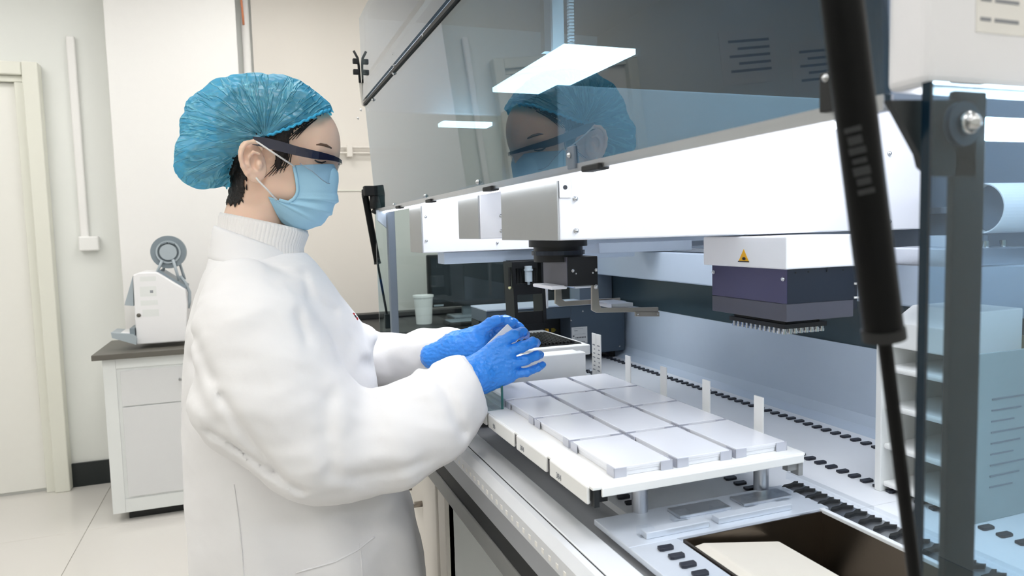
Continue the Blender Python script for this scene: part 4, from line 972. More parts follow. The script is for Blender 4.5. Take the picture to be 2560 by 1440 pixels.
def skin(P, ears=True):
    d = ell(P, X((0.0586, 1.3600, 1.5690)), (0.100, 0.074, 0.081), TL)
    d = smin(d, ell(P, X((0.1103, 1.3600, 1.5160)), (0.052, 0.058, 0.088), TL), 0.03)
    d = smin(d, ell(P, X((0.0915, 1.3600, 1.4469)), (0.046, 0.046, 0.040), TL), 0.03)
    d = smin(d, ell(P, X((0.0522, 1.3600, 1.4689)), (0.050, 0.056, 0.038), TL), 0.03)
    d = smin(d, chain(P, [(X((0.1507, 1.3600, 1.5229)), 0.007), (X((0.1508, 1.3600, 1.4936)), 0.010)], 0.01), 0.012)
    for s in (0, 1):
        f = (lambda p: np.array(p)) if s == 0 else my
        d = smin(d, chain(P, [(f((0.1218, 1.3050, 1.5309)), 0.007), (f((0.1486, 1.3350, 1.5347)), 0.008)], 0.01), 0.012)       # brow
        d = smin(d, ell(P, f((0.1140, 1.3180, 1.4871)), (0.020, 0.014, 0.018)), 0.02)                                       # cheek
        e_ = ell(P, f((0.1283, 1.3240, 1.5147)), (0.020, 0.016, 0.010)); d = np.maximum(d, -e_) if False else d + 0.004 * np.exp(-np.clip(e_, 0, 1) * 90)
        d = smin(d, ell(P, f((0.1255, 1.3240, 1.5147)), (0.0125, 0.0125, 0.0115)), 0.004)                                   # eye under the lid
    d = smin(d, chain(P, [(X((0.0283, 1.3600, 1.4689)), 0.050), (X((0.0107, 1.3600, 1.4048)), 0.047), (X((-0.0017, 1.3600, 1.3478)), 0.054)], 0.02), 0.025)
    d = smin(d, ell(P, (0.03, YM, 1.22), (0.07, 0.10, 0.10)), 0.04)
    if ears:
        d = smin(d, ear(P), 0.005)
        Q = P.copy(); Q[..., 1] = 2 * YM - Q[..., 1]; d = smin(d, ear(Q), 0.005)
    return d
V, F = nets(skin, (-0.10, 1.20, 1.14), (0.22, 1.52, 1.69), 0.0023)
body = link('body', npmesh('body', smooth_v(V, F, 1, 0.4), F), 'skin', pe, True)
body['label'] = 'fair skin of face, ear and neck'

# ---- hair, as far as it shows round the cap
HP = [(p[0], p[2]) for p in ((0.1384, 1.3450, 1.6003), (0.1099, 1.3150, 1.5793), (0.0839, 1.2920, 1.5602), (0.0747, 1.2920, 1.5464), (0.0695, 1.2920, 1.5225), (0.0621, 1.2920, 1.5040), (0.0538, 1.2920, 1.4951), (0.0505, 1.2870, 1.5115), (0.0463, 1.2870, 1.5304), (0.0306, 1.2870, 1.5382), (0.0031, 1.2870, 1.5364), (-0.0032, 1.2870, 1.5110), (0.0042, 1.2870, 1.4844), (-0.0007, 1.2870, 1.4643), (-0.0068, 1.2870, 1.4442), (-0.0160, 1.2870, 1.4362), (-0.0353, 1.3150, 1.4425), (-0.0592, 1.3600, 1.5040), (-0.0489, 1.3600, 1.6897), (0.1445, 1.3600, 1.7008))]
def hair(P):
    n = 0.0022 * np.sin(P[..., 0] * 900 + P[..., 2] * 300 + 3 * np.sin(P[..., 2] * 160)) + 0.002 * wob(P, 140, 1.0)
    d = np.maximum(skin(P, False) - 0.0035 - 0.4 * n, poly2(P, HP) + n * 1.4)
    bun = ell(P, X((-0.0536, 1.3600, 1.5124)), (0.042, 0.046, 0.036)) + 0.3 * n
    vol = ell(P, X((0.0644, 1.3600, 1.5748)), (0.090, 0.070, 0.070), TL) + 0.3 * n
    vol = np.maximum(vol, poly2(P, HP) + 0.004)
    return np.minimum(smin(d, bun, 0.01), vol)
V, F = nets(hair, (-0.115, 1.265, 1.40), (0.20, 1.455, 1.69), 0.0024)
link('hair', npmesh('hair', V, F), 'hair', pe, True)
lock = [[(0.0696, 1.2850, 1.5305), (0.0689, 1.2860, 1.5150), (0.0631, 1.2880, 1.5016), (0.0574, 1.2900, 1.4902)], [(0.0617, 1.2830, 1.5315), (0.0609, 1.2840, 1.5147), (0.0511, 1.2860, 1.4979), (0.0388, 1.2880, 1.4845)], [(0.0739, 1.2870, 1.5356), (0.0744, 1.2880, 1.5187), (0.0699, 1.2890, 1.5051), (0.0576, 1.2900, 1.4949)], [(0.0560, 1.2820, 1.5347), (0.0586, 1.2830, 1.5213), (0.0554, 1.2850, 1.5080), (0.0499, 1.2860, 1.5013)], [(0.1157, 1.3000, 1.5827), (0.1014, 1.2960, 1.5714), (0.0856, 1.2900, 1.5566), (0.0743, 1.2860, 1.5443)], [(0.1229, 1.3040, 1.5849), (0.1047, 1.2970, 1.5696), (0.0904, 1.2920, 1.5569), (0.0797, 1.2880, 1.5460)]]
lb_ = MB()
for L in lock:
    for dx in (-0.0018, 0, 0.0016):
        pts = [march(lambda q: skin(q, False), (p[0] + dx * (1 + k), 1.2, p[2] + dx), (p[0] + dx * (1 + k), 1.36, p[2] + dx)) - np.array((0, 0.0012, 0)) for k, p in enumerate(L)]
        lb_.tube(pts, 0.001, 6, [0.0012, 0.001, 0.0008, 0.0003])
lb_.build('hair_strands', 'hair', pe, True, kind='stuff')
def surfline(name, pts, rads, m, fn, off=0.0, parent=None):
    P3 = [march(fn, (p[0], 1.05, p[2]), (p[0], 1.36, p[2])) - np.array((0, off, 0)) for p in pts]
    return MB().tube(P3, 0.001, 8, rads).build(name, m, parent or pe, True)
M['brow'] = mat('brow_hair', '6d5344', 0.8, var=0.3, scale=200)
sk0 = lambda q: skin(q, False)
surfline('eyebrow', [(0.1202, 1.3300, 1.5394), (0.1287, 1.3300, 1.5409), (0.1384, 1.3300, 1.5397), (0.1481, 1.3300, 1.5362)], [0.0012, 0.0026, 0.0028, 0.0014], 'brow', sk0, 0.0)
surfline('eyelashes', [(0.1170, 1.3300, 1.5137), (0.1231, 1.3300, 1.5102), (0.1300, 1.3300, 1.5096), (0.1372, 1.3300, 1.5125)], [0.001, 0.0018, 0.0018, 0.001], 'hair', sk0, 0.0005)

# ---- disposable cap
CK = [(p[0], p[2]) for p in ((0.1675, 1.3450, 1.6142), (0.1512, 1.3450, 1.6014), (0.1169, 1.3150, 1.5823), (0.0842, 1.2920, 1.5656), (0.0608, 1.2920, 1.5569), (0.0368, 1.2870, 1.5470), (0.0134, 1.2870, 1.5392), (-0.0035, 1.2870, 1.5296), (-0.0159, 1.3150, 1.5171), (-0.0247, 1.3150, 1.4967), (-0.0248, 1.3150, 1.4716), (-0.0490, 1.3600, 1.4538), (-0.1384, 1.3600, 1.4491), (-0.1231, 1.3600, 1.7054), (0.1843, 1.3600, 1.7248))]
GP = np.array((0.0356, 1.2870, 1.5490))
def capd(P):
    d = ell(P, X((0.0689, 1.3600, 1.5963)), (0.094, 0.085, 0.068), TL)
    d = smin(d, ell(P, X((-0.0173, 1.3600, 1.5797)), (0.078, 0.070, 0.074)), 0.05)
    d = smin(d, ell(P, X((-0.0665, 1.3600, 1.5123)), (0.047, 0.056, 0.046)), 0.05)
    d = smin(d, skin(P, False) - 0.0095, 0.012)
    dx = P[..., 0] - GP[0]; dz = P[..., 2] - GP[2]; r = np.sqrt(dx * dx + dz * dz)
    th = np.arctan2(dz, dx)
    fold = np.abs(np.sin(th * 7 + 1.2 * np.sin(th * 3.1) + 14 * r)) ** 0.7 - 0.6
    side = np.clip(np.abs(P[..., 1] - YM) / 0.05, 0, 1)
    d = d + 0.0045 * fold * np.exp(-((r - 0.045) / 0.05) ** 2) * side
    ph = P[..., 1] * 330 + 2.0 * np.sin(P[..., 0] * 40)
    front = np.clip((P[..., 0] - GP[0]) / 0.06, 0, 1)
    d = d + 0.0022 * np.sin(ph) * front
    d = d + 0.0032 * wob(P, 75, 0.5) + 0.0022 * np.abs(wob(P, 150, 2.2))
    pinch = np.exp(-(r / 0.022) ** 2)
    return d + 0.002 * pinch
V, F = nets(capd, (-0.16, 1.265, 1.42), (0.20, 1.455, 1.70), 0.0022)
kd = poly2(V.astype(np.float32), CK) + 0.0022 * np.sin(V[:, 1] * 260 + V[:, 0] * 330)
V2, F2 = keepfaces(V, F, kd < 0)
cap_o = link('cap', npmesh('cap', V2, F2), 'cap', pe, True)
cap_o['label'] = 'translucent blue disposable cap'
hem = [(0.1506, 1.3450, 1.6029), (0.1340, 1.3450, 1.5952), (0.1100, 1.3150, 1.5807), (0.0843, 1.2920, 1.5670), (0.0608, 1.2920, 1.5576), (0.0369, 1.2870, 1.5484)]
M['hem'] = mat('blue_hem', '3db4e4', 0.7, var=0.1, scale=150)
hn = [march(capd, (p[0], 1.2, p[2] + 0.002), (p[0], 1.36, p[2] + 0.002)) for p in hem]
hp = []
for a, b in zip(hn[:-1], hn[1:]):
    for k in range(8):
        q = a + (b - a) * k / 8; hp.append(q + np.array((0, -0.001 - 0.0012 * math.sin(len(hp) * 2.1), 0.0014 * math.sin(len(hp) * 1.7))))
hp = [my(q) for q in hp] [::1] + []
near = [np.array((q[0], 2 * YM - q[1], q[2])) for q in hp]
MB().tube([tuple(q) for q in near], 0.0022, 8).build('elastic_hem', 'hem', cap_o, True)
MB().tube([tuple(q) for q in hp], 0.0022, 8).build('elastic_hem', 'hem', cap_o, True)

# ---- mask
rows = [((0.0801, 1.2960, 1.5031), (0.1544, 1.3600, 1.5083)), ((0.0821, 1.2960, 1.4908), (0.1602, 1.3600, 1.4936)), ((0.0841, 1.2960, 1.4770), (0.1602, 1.3600, 1.4774)), ((0.0848, 1.2970, 1.4619), (0.1581, 1.3600, 1.4611)), ((0.0831, 1.2980, 1.4536), (0.1569, 1.3600, 1.4522)),
        ((0.0775, 1.3000, 1.4454), (0.1527, 1.3600, 1.4389)), ((0.0685, 1.3000, 1.4400), (0.1478, 1.3600, 1.4272)), ((0.0580, 1.3000, 1.4422), (0.1400, 1.3600, 1.4162)), ((0.0477, 1.3020, 1.4458), (0.1309, 1.3600, 1.4060)), ((0.0368, 1.3030, 1.4501), (0.1190, 1.3600, 1.3981)), ((0.0422, 1.3080, 1.4379), (0.1045, 1.3600, 1.3933)), ((0.0496, 1.3160, 1.4207), (0.0888, 1.3600, 1.3907)), ((0.0580, 1.3250, 1.4060), (0.0790, 1.3600, 1.3917))]
NU = 61; NR = 97; mv = []
rv = np.linspace(0, 1, len(rows)); E_ = np.array([r[0] for r in rows]); Cc = np.array([r[1] for r in rows])
def saw(v):
    o = 0.0
    for c, w in ((0.40, 0.11), (0.56, 0.11), (0.73, 0.12)):
        t = (v - c) / w
        if -1 < t <= 0: o += 0.006 * (1 + t) ** 1.5
        elif 0 < t < 0.12: o += 0.006 * (1 - t / 0.12)
    return o
for ri in range(NR):
    v = ri / (NR - 1); pl = saw(v)
    e = np.array([np.interp(v, rv, E_[:, k]) for k in range(3)]); c = np.array([np.interp(v, rv, Cc[:, k]) for k in range(3)]); w = YM - e[1]
    for k in range(NU):
        u = -1 + 2 * k / (NU - 1); s = abs(u); sg_ = math.copysign(1, u) if u else 0.0
        t = s ** 2.6
        bul = pl * (1 - s ** 8) + 0.0015 * math.sin(v * 23 + u * 5) * (1 - s ** 4) * 0.6
        yy = YM + (w + 0.004 * math.sin(math.pi * min(1, s))) * sg_ * (1 - (1 - s) ** 2.3)
        mv.append((c[0] + (e[0] - c[0]) * t + bul * (1 - s), yy + sg_ * bul * s, c[2] + (e[2] - c[2]) * t))
mf = [(r * NU + k, r * NU + k + 1, (r + 1) * NU + k + 1, (r + 1) * NU + k) for r in range(NR - 1) for k in range(NU - 1)]
mme = bpy.data.meshes.new('face_mask'); mme.from_pydata(mv, [], mf); mme.update()
mk = link('face_mask', mme, 'mask', pe, True)
mk['label'] = 'pale blue pleated face mask'
s_ = mk.modifiers.new('sol', 'SOLIDIFY'); s_.thickness = 0.0012
ed = [Vector(mv[r * NU]) + Vector((0.001, -0.001, 0)) for r in range(0, NR, 3)]
MB().tube(ed[:21], 0.0032, 6).build('edge_binding', 'mask', mk, True)
MB().tube(ed[25:], 0.0018, 6).build('edge_binding', 'mask', mk, True)
for s in (0, 1):
    f = (lambda p: tuple(p)) if s == 0 else (lambda p: tuple(my(p)))
    MB().tube([f((0.0210, 1.2740, 1.5404)), f((0.0246, 1.2720, 1.5382)), f((0.0519, 1.2780, 1.5200)), f((0.0817, 1.2920, 1.5014))], 0.0016, 8).build('ear_loop', 'loop', mk, True)
    MB().tube([f((0.0180, 1.2820, 1.4813)), f((0.0215, 1.2810, 1.4759)), f((0.0350, 1.2860, 1.4614)), f((0.0501, 1.2980, 1.4442))], 0.0016, 8).build('ear_loop', 'loop', mk, True)

# ---- safety glasses
gl_ = MB()
def bar(pts, h, w, yoff=None):
    """flat bar sweep: pts centre line, h height (z), w thickness"""
    b = MB(); bm = b.bm; rings = []
    pts = [Vector(p) for p in pts]
    for i, p in enumerate(pts):
        t = (pts[min(i + 1, len(pts) - 1)] - pts[max(i - 1, 0)]).normalized()
        n = t.cross(Vector((0, 0, 1))).normalized(); u = n.cross(t)
        hh = h[i] if isinstance(h, (list, tuple)) else h
        rings.append([bm.verts.new(p + n * sx * w / 2 + u * sz * hh / 2) for sx, sz in ((-1, -1), (1, -1), (1, 1), (-1, 1))])
    for i in range(len(rings) - 1):
        for k in range(4): bm.faces.new((rings[i][k], rings[i][(k + 1) % 4], rings[i + 1][(k + 1) % 4], rings[i + 1][k]))
    bm.faces.new(rings[0]); bm.faces.new(rings[-1]); bmesh.ops.recalc_face_normals(bm, faces=bm.faces[:])
    return b
sg = None
tp_ = [(0.0161, 1.2790, 1.5422), (0.0336, 1.2760, 1.5395), (0.0589, 1.2760, 1.5333), (0.0847, 1.2770, 1.5264), (0.1110, 1.2790, 1.5209), (0.1225, 1.2810, 1.5192)]
br0 = [(0.1225, 1.2810, 1.5192), (0.1355, 1.2900, 1.5183), (0.1496, 1.3060, 1.5173), (0.1609, 1.3260, 1.5159), (0.1674, 1.3450, 1.5150), (0.1699, 1.3600, 1.5150)]
full = br0 + [tuple(my(p)) for p in reversed(br0[:-1])]
sg = bar(full, [0.0135, 0.011, 0.009, 0.0075, 0.0065, 0.006, 0.0065, 0.0075, 0.009, 0.011, 0.0135], 0.0038).build('safety_glasses', 'navyframe', pe)
sg['label'] = 'clear safety glasses with navy frame'
bar(tp_, [0.013, 0.0165, 0.017, 0.0155, 0.0145, 0.0135], 0.0035).build('temple', 'navyframe', sg)
bar([tuple(my(p)) for p in tp_], [0.013, 0.0165, 0.017, 0.0155, 0.0145, 0.0135], 0.0035).build('temple', 'navyframe', sg)
top = [(0.0861, 1.2800, 1.5254), (0.1045, 1.2800, 1.5216)] + br0
dz = [0.020, 0.030, 0.042, 0.046, 0.045, 0.040, 0.034, 0.026]
dxl = [0.004, 0.006, 0.004, 0.0, -0.006, -0.010, -0.013, -0.012]
lv = []; NV = 6
fullt = top + [tuple(my(p)) for p in reversed(top[:-1])]
dzf = dz + dz[-2::-1]; dxf = dxl + dxl[-2::-1]
for p, z, x in zip(fullt, dzf, dxf):
    for k in range(NV):
        t = k / (NV - 1); lv.append((p[0] + x * t, p[1] - 0.0008, p[2] - z * t))
lf = [(i * NV + k, i * NV + k + 1, (i + 1) * NV + k + 1, (i + 1) * NV + k) for i in range(len(fullt) - 1) for k in range(NV - 1)]
lme = bpy.data.meshes.new('lens'); lme.from_pydata(lv, [], lf); lme.update()
ln = link('lens', lme, 'lens', sg, True)
MB().tube([lv[i * NV + NV - 1] for i in range(len(fullt))], 0.0008, 6).build('lens_edge', 'lensrim', sg, True)
s_ = ln.modifiers.new('sub', 'SUBSURF'); s_.levels = 2; s_.render_levels = 2

# ---- knitted roll neck
def ringloft(name, rings, m, parent, rib=0, amp=0.0, n=120, thick=0.002, mods=True):
    """rings: (back point, front point, half width) at the median plane"""
    vs = []
    for ri, (b, f, w) in enumerate(rings):
        b = np.array(b); f = np.array(f); c = (b + f) / 2; a = (f - b) / 2
        for k in range(n):
            t = 2 * math.pi * k / n; g = 1 + amp * math.cos(rib * t)
            p = c + a * math.cos(t) * g; p[1] = YM + w * math.sin(t) * g
            vs.append(tuple(p))
    fs = [(r * n + k, r * n + (k + 1) % n, (r + 1) * n + (k + 1) % n, (r + 1) * n + k) for r in range(len(rings) - 1) for k in range(n)]
    me = bpy.data.meshes.new(name); me.from_pydata(vs, [], fs); me.update()
    o = link(name, me, m, parent, True)
    s = o.modifiers.new('sol', 'SOLIDIFY'); s.thickness = thick; s.offset = -1
    return o
rn = ringloft('roll_neck', [((-0.0368, 1.3600, 1.4143), (0.0881, 1.3600, 1.3768), 0.056), ((-0.0409, 1.3600, 1.4228), (0.0999, 1.3600, 1.3853), 0.060), ((-0.0428, 1.3600, 1.4243), (0.1021, 1.3600, 1.3882), 0.064), ((-0.0451, 1.3600, 1.4187), (0.1026, 1.3600, 1.3823), 0.068), ((-0.0485, 1.3600, 1.3919), (0.0929, 1.3600, 1.3590), 0.072), ((-0.0548, 1.3600, 1.3497), (0.0915, 1.3600, 1.3296), 0.088), ((-0.0593, 1.3600, 1.3144), (0.0994, 1.3600, 1.2847), 0.10)], 'knit', pe, 72, 0.009, 288)
rn['label'] = 'white ribbed roll neck'
co_ = ringloft('coat_collar', [((-0.0516, 1.3600, 1.3955), (0.0793, 1.3600, 1.3404), 0.076), ((-0.0545, 1.3600, 1.4020), (0.0838, 1.3600, 1.3446), 0.080), ((-0.0567, 1.3600, 1.3978), (0.0864, 1.3600, 1.3401), 0.083), ((-0.0606, 1.3600, 1.3753), (0.0911, 1.3600, 1.3207), 0.092), ((-0.0649, 1.3600, 1.3557), (0.1003, 1.3600, 1.3040), 0.108), ((-0.0665, 1.3600, 1.3501), (0.1028, 1.3600, 1.2965), 0.112), ((-0.0656, 1.3600, 1.3430), (0.0982, 1.3600, 1.2907), 0.104)], 'coat', pe, 5, 0.006, 160)

# ---- lab coat
T = [((-0.0673, 1.3600, 1.3586), (0.1018, 1.3600, 1.3366), 0.085), ((-0.0716, 1.3600, 1.3397), (0.1155, 1.3600, 1.3227), 0.150), ((-0.0840, 1.3600, 1.3156), (0.1325, 1.3600, 1.2980), 0.188), ((-0.0957, 1.3600, 1.2808), (0.1565, 1.3600, 1.2628), 0.200), ((-0.1090, 1.3600, 1.2392), (0.1844, 1.3600, 1.2192), 0.200), ((-0.1180, 1.3600, 1.1831), (0.2082, 1.3600, 1.1556), 0.195), ((-0.1261, 1.3600, 1.0982), (0.2196, 1.3600, 1.0606), 0.188), ((-0.1289, 1.3600, 1.0264), (0.2296, 1.3600, 0.9802), 0.185), ((-0.1292, 1.3600, 0.9538), (0.2562, 1.3600, 0.8961), 0.19), ((-0.1283, 1.3600, 0.8802), (0.2770, 1.3600, 0.8112), 0.20), ((-0.1250, 1.3600, 0.7757), (0.2938, 1.3600, 0.6920), 0.21), ((-0.1242, 1.3600, 0.5786), (0.3014, 1.3600, 0.4699), 0.225), ((-0.1348, 1.3600, 0.2697), (0.2973, 1.3600, 0.1211), 0.23)]
tz = np.array([(b[2] + f[2]) / 2 for b, f, w in T])[::-1]
tb_ = np.array([b[0] for b, f, w in T])[::-1]; tf_ = np.array([f[0] for b, f, w in T])[::-1]; tw_ = np.array([w for b, f, w in T])[::-1]
creases = [([(-0.0467, 1.1000, 1.1549), (-0.0250, 1.1000, 1.1138), (0.0004, 1.1000, 1.0684), (0.0215, 1.1000, 1.0380)], 0.0065, 0.007), ([(-0.0680, 1.1000, 1.1012), (-0.0378, 1.1000, 1.0795), (0.0048, 1.1000, 1.0446), (0.0547, 1.1000, 1.0083)], 0.008, 0.006),
           ([(0.0657, 1.1000, 1.2617), (0.0703, 1.1000, 1.2372), (0.0738, 1.1000, 1.2247)], 0.005, 0.008), ([(0.0823, 1.2000, 1.3159), (0.0902, 1.2000, 1.2827), (0.1306, 1.2000, 1.2537)], 0.004, 0.008), ([(-0.0828, 1.1000, 1.2313), (-0.0711, 1.1000, 1.2071), (-0.0595, 1.1000, 1.1768)], 0.005, 0.008),
           ([(0.0164, 1.2000, 1.3509), (0.0337, 1.2000, 1.3342), (0.0698, 1.2000, 1.3164)], 0.004, 0.006), ([(0.2690, 1.1000, 1.1575), (0.2846, 1.1000, 1.1298), (0.2963, 1.1000, 1.0823), (0.3091, 1.1000, 1.0574)], 0.007, 0.009), ([(0.0968, 1.0500, 1.1354), (0.0926, 1.0500, 1.1061), (0.0979, 1.0500, 1.0334)], 0.005, 0.014),
           ([(0.1795, 1.0500, 1.1567), (0.2030, 1.0500, 1.1390), (0.2402, 1.0500, 1.1444)], 0.006, 0.012), ([(0.1263, 1.0500, 1.0202), (0.1738, 1.0500, 1.0162), (0.2359, 1.0500, 1.0260)], 0.004, 0.010), ([(-0.0910, 1.1000, 1.1799), (-0.0773, 1.1000, 1.1435), (-0.0574, 1.1000, 1.1177)], 0.004, 0.012)]
def armn(P):
    d = chain(P, [((*(-0.0098, 1.2200, 1.2855),), 0.064), ((*(0.0046, 1.1800, 1.2193),), 0.086), ((*(0.0316, 1.1500, 1.1330),), 0.097), ((*(0.0892, 1.1300, 1.0577),), 0.086), ((*(0.1300, 1.1300, 1.0296),), 0.066)], 0.05)
    f = chain(P, [((*(0.1263, 1.1300, 1.0301),), 0.062), ((*(0.2026, 1.1300, 1.0496),), 0.080), ((*(0.2693, 1.1400, 1.0759),), 0.076), ((*(0.3123, 1.1500, 1.1017),), 0.058), ((*(0.3342, 1.1550, 1.1192),), 0.044), ((*(0.3469, 1.1580, 1.1258),), 0.040)], 0.03)
    return smin(d, f, 0.03)
def armf(P):
    d = chain(P, [((0.03, 1.51, 1.27), 0.075), ((*(0.1331, 1.5600, 1.1489),), 0.075), ((*(0.2037, 1.5300, 1.1128),), 0.066), ((*(0.2723, 1.4600, 1.1139),), 0.052), ((*(0.3204, 1.3900, 1.1334),), 0.050), ((*(0.3546, 1.3300, 1.1478),), 0.044), ((*(0.3689, 1.3000, 1.1574),), 0.036)], 0.03)
    return d
WR0 = np.array((0.3498, 1.1580, 1.1269)); WRD = np.array((0.3645, 1.1580, 1.1346)) - np.array((0.2922, 1.1580, 1.1070)); WRD /= np.linalg.norm(WRD)
def coat(P):
    z = P[..., 2]
    b = np.interp(z, tz, tb_); f = np.interp(z, tz, tf_); w = np.interp(z, tz, tw_)
    cx = (b + f) / 2; a = (f - b) / 2
    nx = np.abs(P[..., 0] - cx) / a; ny = np.abs(P[..., 1] - YM) / w
    k = (nx ** 2.3 + ny ** 2.3) ** (1 / 2.3)
    d = (k - 1) * np.minimum(a, w) * 0.9
    d = np.maximum(d, (z - 1.352)); d = np.maximum(d, 0.45 - z)
    fo = 0.006 * np.sin(np.arctan2(P[..., 1] - YM, P[..., 0] - cx) * 9 + 2 * np.sin(z * 6)) * np.clip((1.02 - z) / 0.25, 0, 1)
    d = d + fo
    d = smin(d, ell(P, (*(0.1907, 1.3600, 1.1895),), (0.034, 0.07, 0.022)), 0.02)
    an = armn(P); af = armf(P)
    nn = 0.0024 * wob(P, 34, 0.4) + 0.0028 * np.abs(wob(P, 24, 1.7)) + 0.0013 * np.abs(wob(P, 62, 0.9)) + 0.0009 * wob(P, 110, 2.0)
    d = smin(d + 0.5 * nn, an + nn, 0.014)
    d = smin(d, af + nn, 0.012)
    d = smin(d, ell(P, (*(-0.0397, 1.1700, 1.1238),), (0.06, 0.08, 0.075)) + nn, 0.03)
    nearw = np.clip((1.33 - P[..., 1]) / 0.05, 0, 1)
    for pts, dep, wid in creases:
        d = d + 1.35 * dep * np.exp(-(line2(P, pts) / wid) ** 2) * nearw
    cut = (P - WR0) @ WRD.astype(np.float32)
    d = np.where((P[..., 0] > 0.25) & (P[..., 1] < 1.235), np.maximum(d, cut), d)
    return d
V, F = nets(coat, (-0.24, 0.98, 0.43), (0.46, 1.68, 1.37), 0.0056)
ct = link('lab_coat', npmesh('lab_coat', smooth_v(V, F, 1, 0.4), F), 'coat', pe, True)
ct['label'] = 'loose white lab coat'
# gathered sleeve cuffs
def torus_cuff(name, c, ax, ra, rb, thick, parent, seed):
    c = Vector(c); ax = Vector(ax).normalized(); u = ax.cross(Vector((0, 1, 0))).normalized(); v = ax.cross(u)
    vs = []; n = 72; mI = 10
    for i in range(n):
        t = 2 * math.pi * i / n; g = 1 + 0.05 * math.sin(9 * t + seed) + 0.03 * math.sin(17 * t)
        o = u * math.cos(t) * ra * g + v * math.sin(t) * rb * g; nrm = o.normalized()
        for j in range(mI):
            p = 2 * math.pi * j / mI
            vs.append(tuple(c + o + nrm * math.cos(p) * thick + ax * math.sin(p) * thick * 1.6))
    fs = [(i * mI + j, ((i + 1) % n) * mI + j, ((i + 1) % n) * mI + (j + 1) % mI, i * mI + (j + 1) % mI) for i in range(n) for j in range(mI)]
    me = bpy.data.meshes.new(name); me.from_pydata(vs, [], fs); me.update()
    return link(name, me, 'coat', parent, True)
# pocket welt, side seam and breast emblem follow the cloth
def onc(p, off=0.0008): return march(coat, (p[0] * 0.90, 0.95, 1.38 + (p[2] - 1.38) * 0.90), (p[0] * 1.2, p[1] * 1.2, 1.38 + (p[2] - 1.38) * 1.2), 900) - np.array((0, off, 0))
def densify(pts, n=6):
    o = []
    for a, b in zip(pts[:-1], pts[1:]): o += [tuple(np.array(a) + (np.array(b) - np.array(a)) * k / n) for k in range(n)]
    return o + [pts[-1]]
MB().tube([onc(p) for p in densify([(0.0423, 1.1600, 0.8615), (0.1023, 1.1600, 0.8690), (0.1363, 1.1700, 0.8771), (0.1678, 1.1900, 0.8893)])], 0.0016, 6).build('pocket_welt', 'coat', ct, True)
MB().tube([onc(p) for p in densify([(0.1434, 1.1800, 0.8856), (0.1444, 1.1800, 0.8471), (0.1452, 1.1800, 0.8050)])], 0.001, 6).build('pocket_seam', 'coat', ct, True)
MB().tube([onc(p) for p in densify([(-0.0391, 1.1600, 1.0122), (-0.0352, 1.1600, 0.9540), (-0.0333, 1.1600, 0.9020), (-0.0329, 1.1600, 0.8433)])], 0.0012, 6).build('side_seam', 'coat', ct, True)
eb = MB()
for (p, m_) in (((*(0.1684, 1.2700, 1.2401),), 'red'), ((*(0.1710, 1.2700, 1.2356),), 'ink'), ((*(0.1737, 1.2700, 1.2319),), 'red')):
    q = march(coat, (p[0] * 0.6, 0.6 * p[1], 1.38 + (p[2] - 1.38) * 0.6), (p[0] * 1.3, p[1] * 1.3, 1.38 + (p[2] - 1.38) * 1.3), 1500)
    MB().sphere(q, 0.003, 10, (0.9, 0.3, 1.1)).build('emblem', m_, ct, True)

# ---- gloves
def handn(P):
    K = [(0.4058, 1.1580, 1.1866), (0.4135, 1.1520, 1.1685), (0.4167, 1.1500, 1.1488), (0.4184, 1.1520, 1.1305)]
    W = [(0.3517, 1.1620, 1.1491), (0.3538, 1.1580, 1.1405), (0.3571, 1.1580, 1.1304), (0.3617, 1.1600, 1.1183)]
    d = None
    for w, k, r in zip(W, K, (0.0125, 0.013, 0.0125, 0.012)):
        e = cap_(P, w, k, 0.016, r); d = e if d is None else smin(d, e, 0.014)
    d = smin(d, cap_(P, (*(0.3762, 1.1620, 1.1136),), (*(0.4144, 1.1580, 1.1248),), 0.0125, 0.011), 0.014)
    wr = chain(P, [((*(0.2998, 1.1600, 1.1079),), 0.026), ((*(0.3397, 1.1600, 1.1296),), 0.028), ((*(0.3622, 1.1600, 1.1323),), 0.027)], 0.02)
    d = smin(d, wr, 0.014)
    fg = [([(0.4058, 1.1580, 1.1866), (0.4255, 1.1500, 1.1989), (0.4483, 1.1660, 1.2001), (0.4613, 1.1840, 1.1932)], (0.0115, 0.0102, 0.0098, 0.0086)),
          ([(0.4135, 1.1520, 1.1685), (0.4369, 1.1420, 1.1786), (0.4605, 1.1500, 1.1834), (0.4738, 1.1640, 1.1797)], (0.0118, 0.0100, 0.0096, 0.0082)),
          ([(0.4167, 1.1500, 1.1488), (0.4429, 1.1400, 1.1551), (0.4659, 1.1460, 1.1600), (0.4769, 1.1560, 1.1589)], (0.0112, 0.0092, 0.0088, 0.0078)),
          ([(0.4184, 1.1520, 1.1305), (0.4466, 1.1430, 1.1330), (0.4684, 1.1460, 1.1383), (0.4798, 1.1510, 1.1414)], (0.0105, 0.0080, 0.0072, 0.0066))]
    for pts, rs in fg:
        d = smin(d, chain(P, [((*p,), r) for p, r in zip(pts, rs)], 0.003), 0.0025)
    th = chain(P, [((*(0.3711, 1.1780, 1.1396),), 0.014), ((*(0.4015, 1.1960, 1.1541),), 0.012), ((*(0.4239, 1.2020, 1.1658),), 0.010)], 0.006)
    d = smin(d, th, 0.008)
    return d + 0.0011 * np.abs(wob(P, 260, 0.3)) + 0.0007 * wob(P, 420, 1.0)
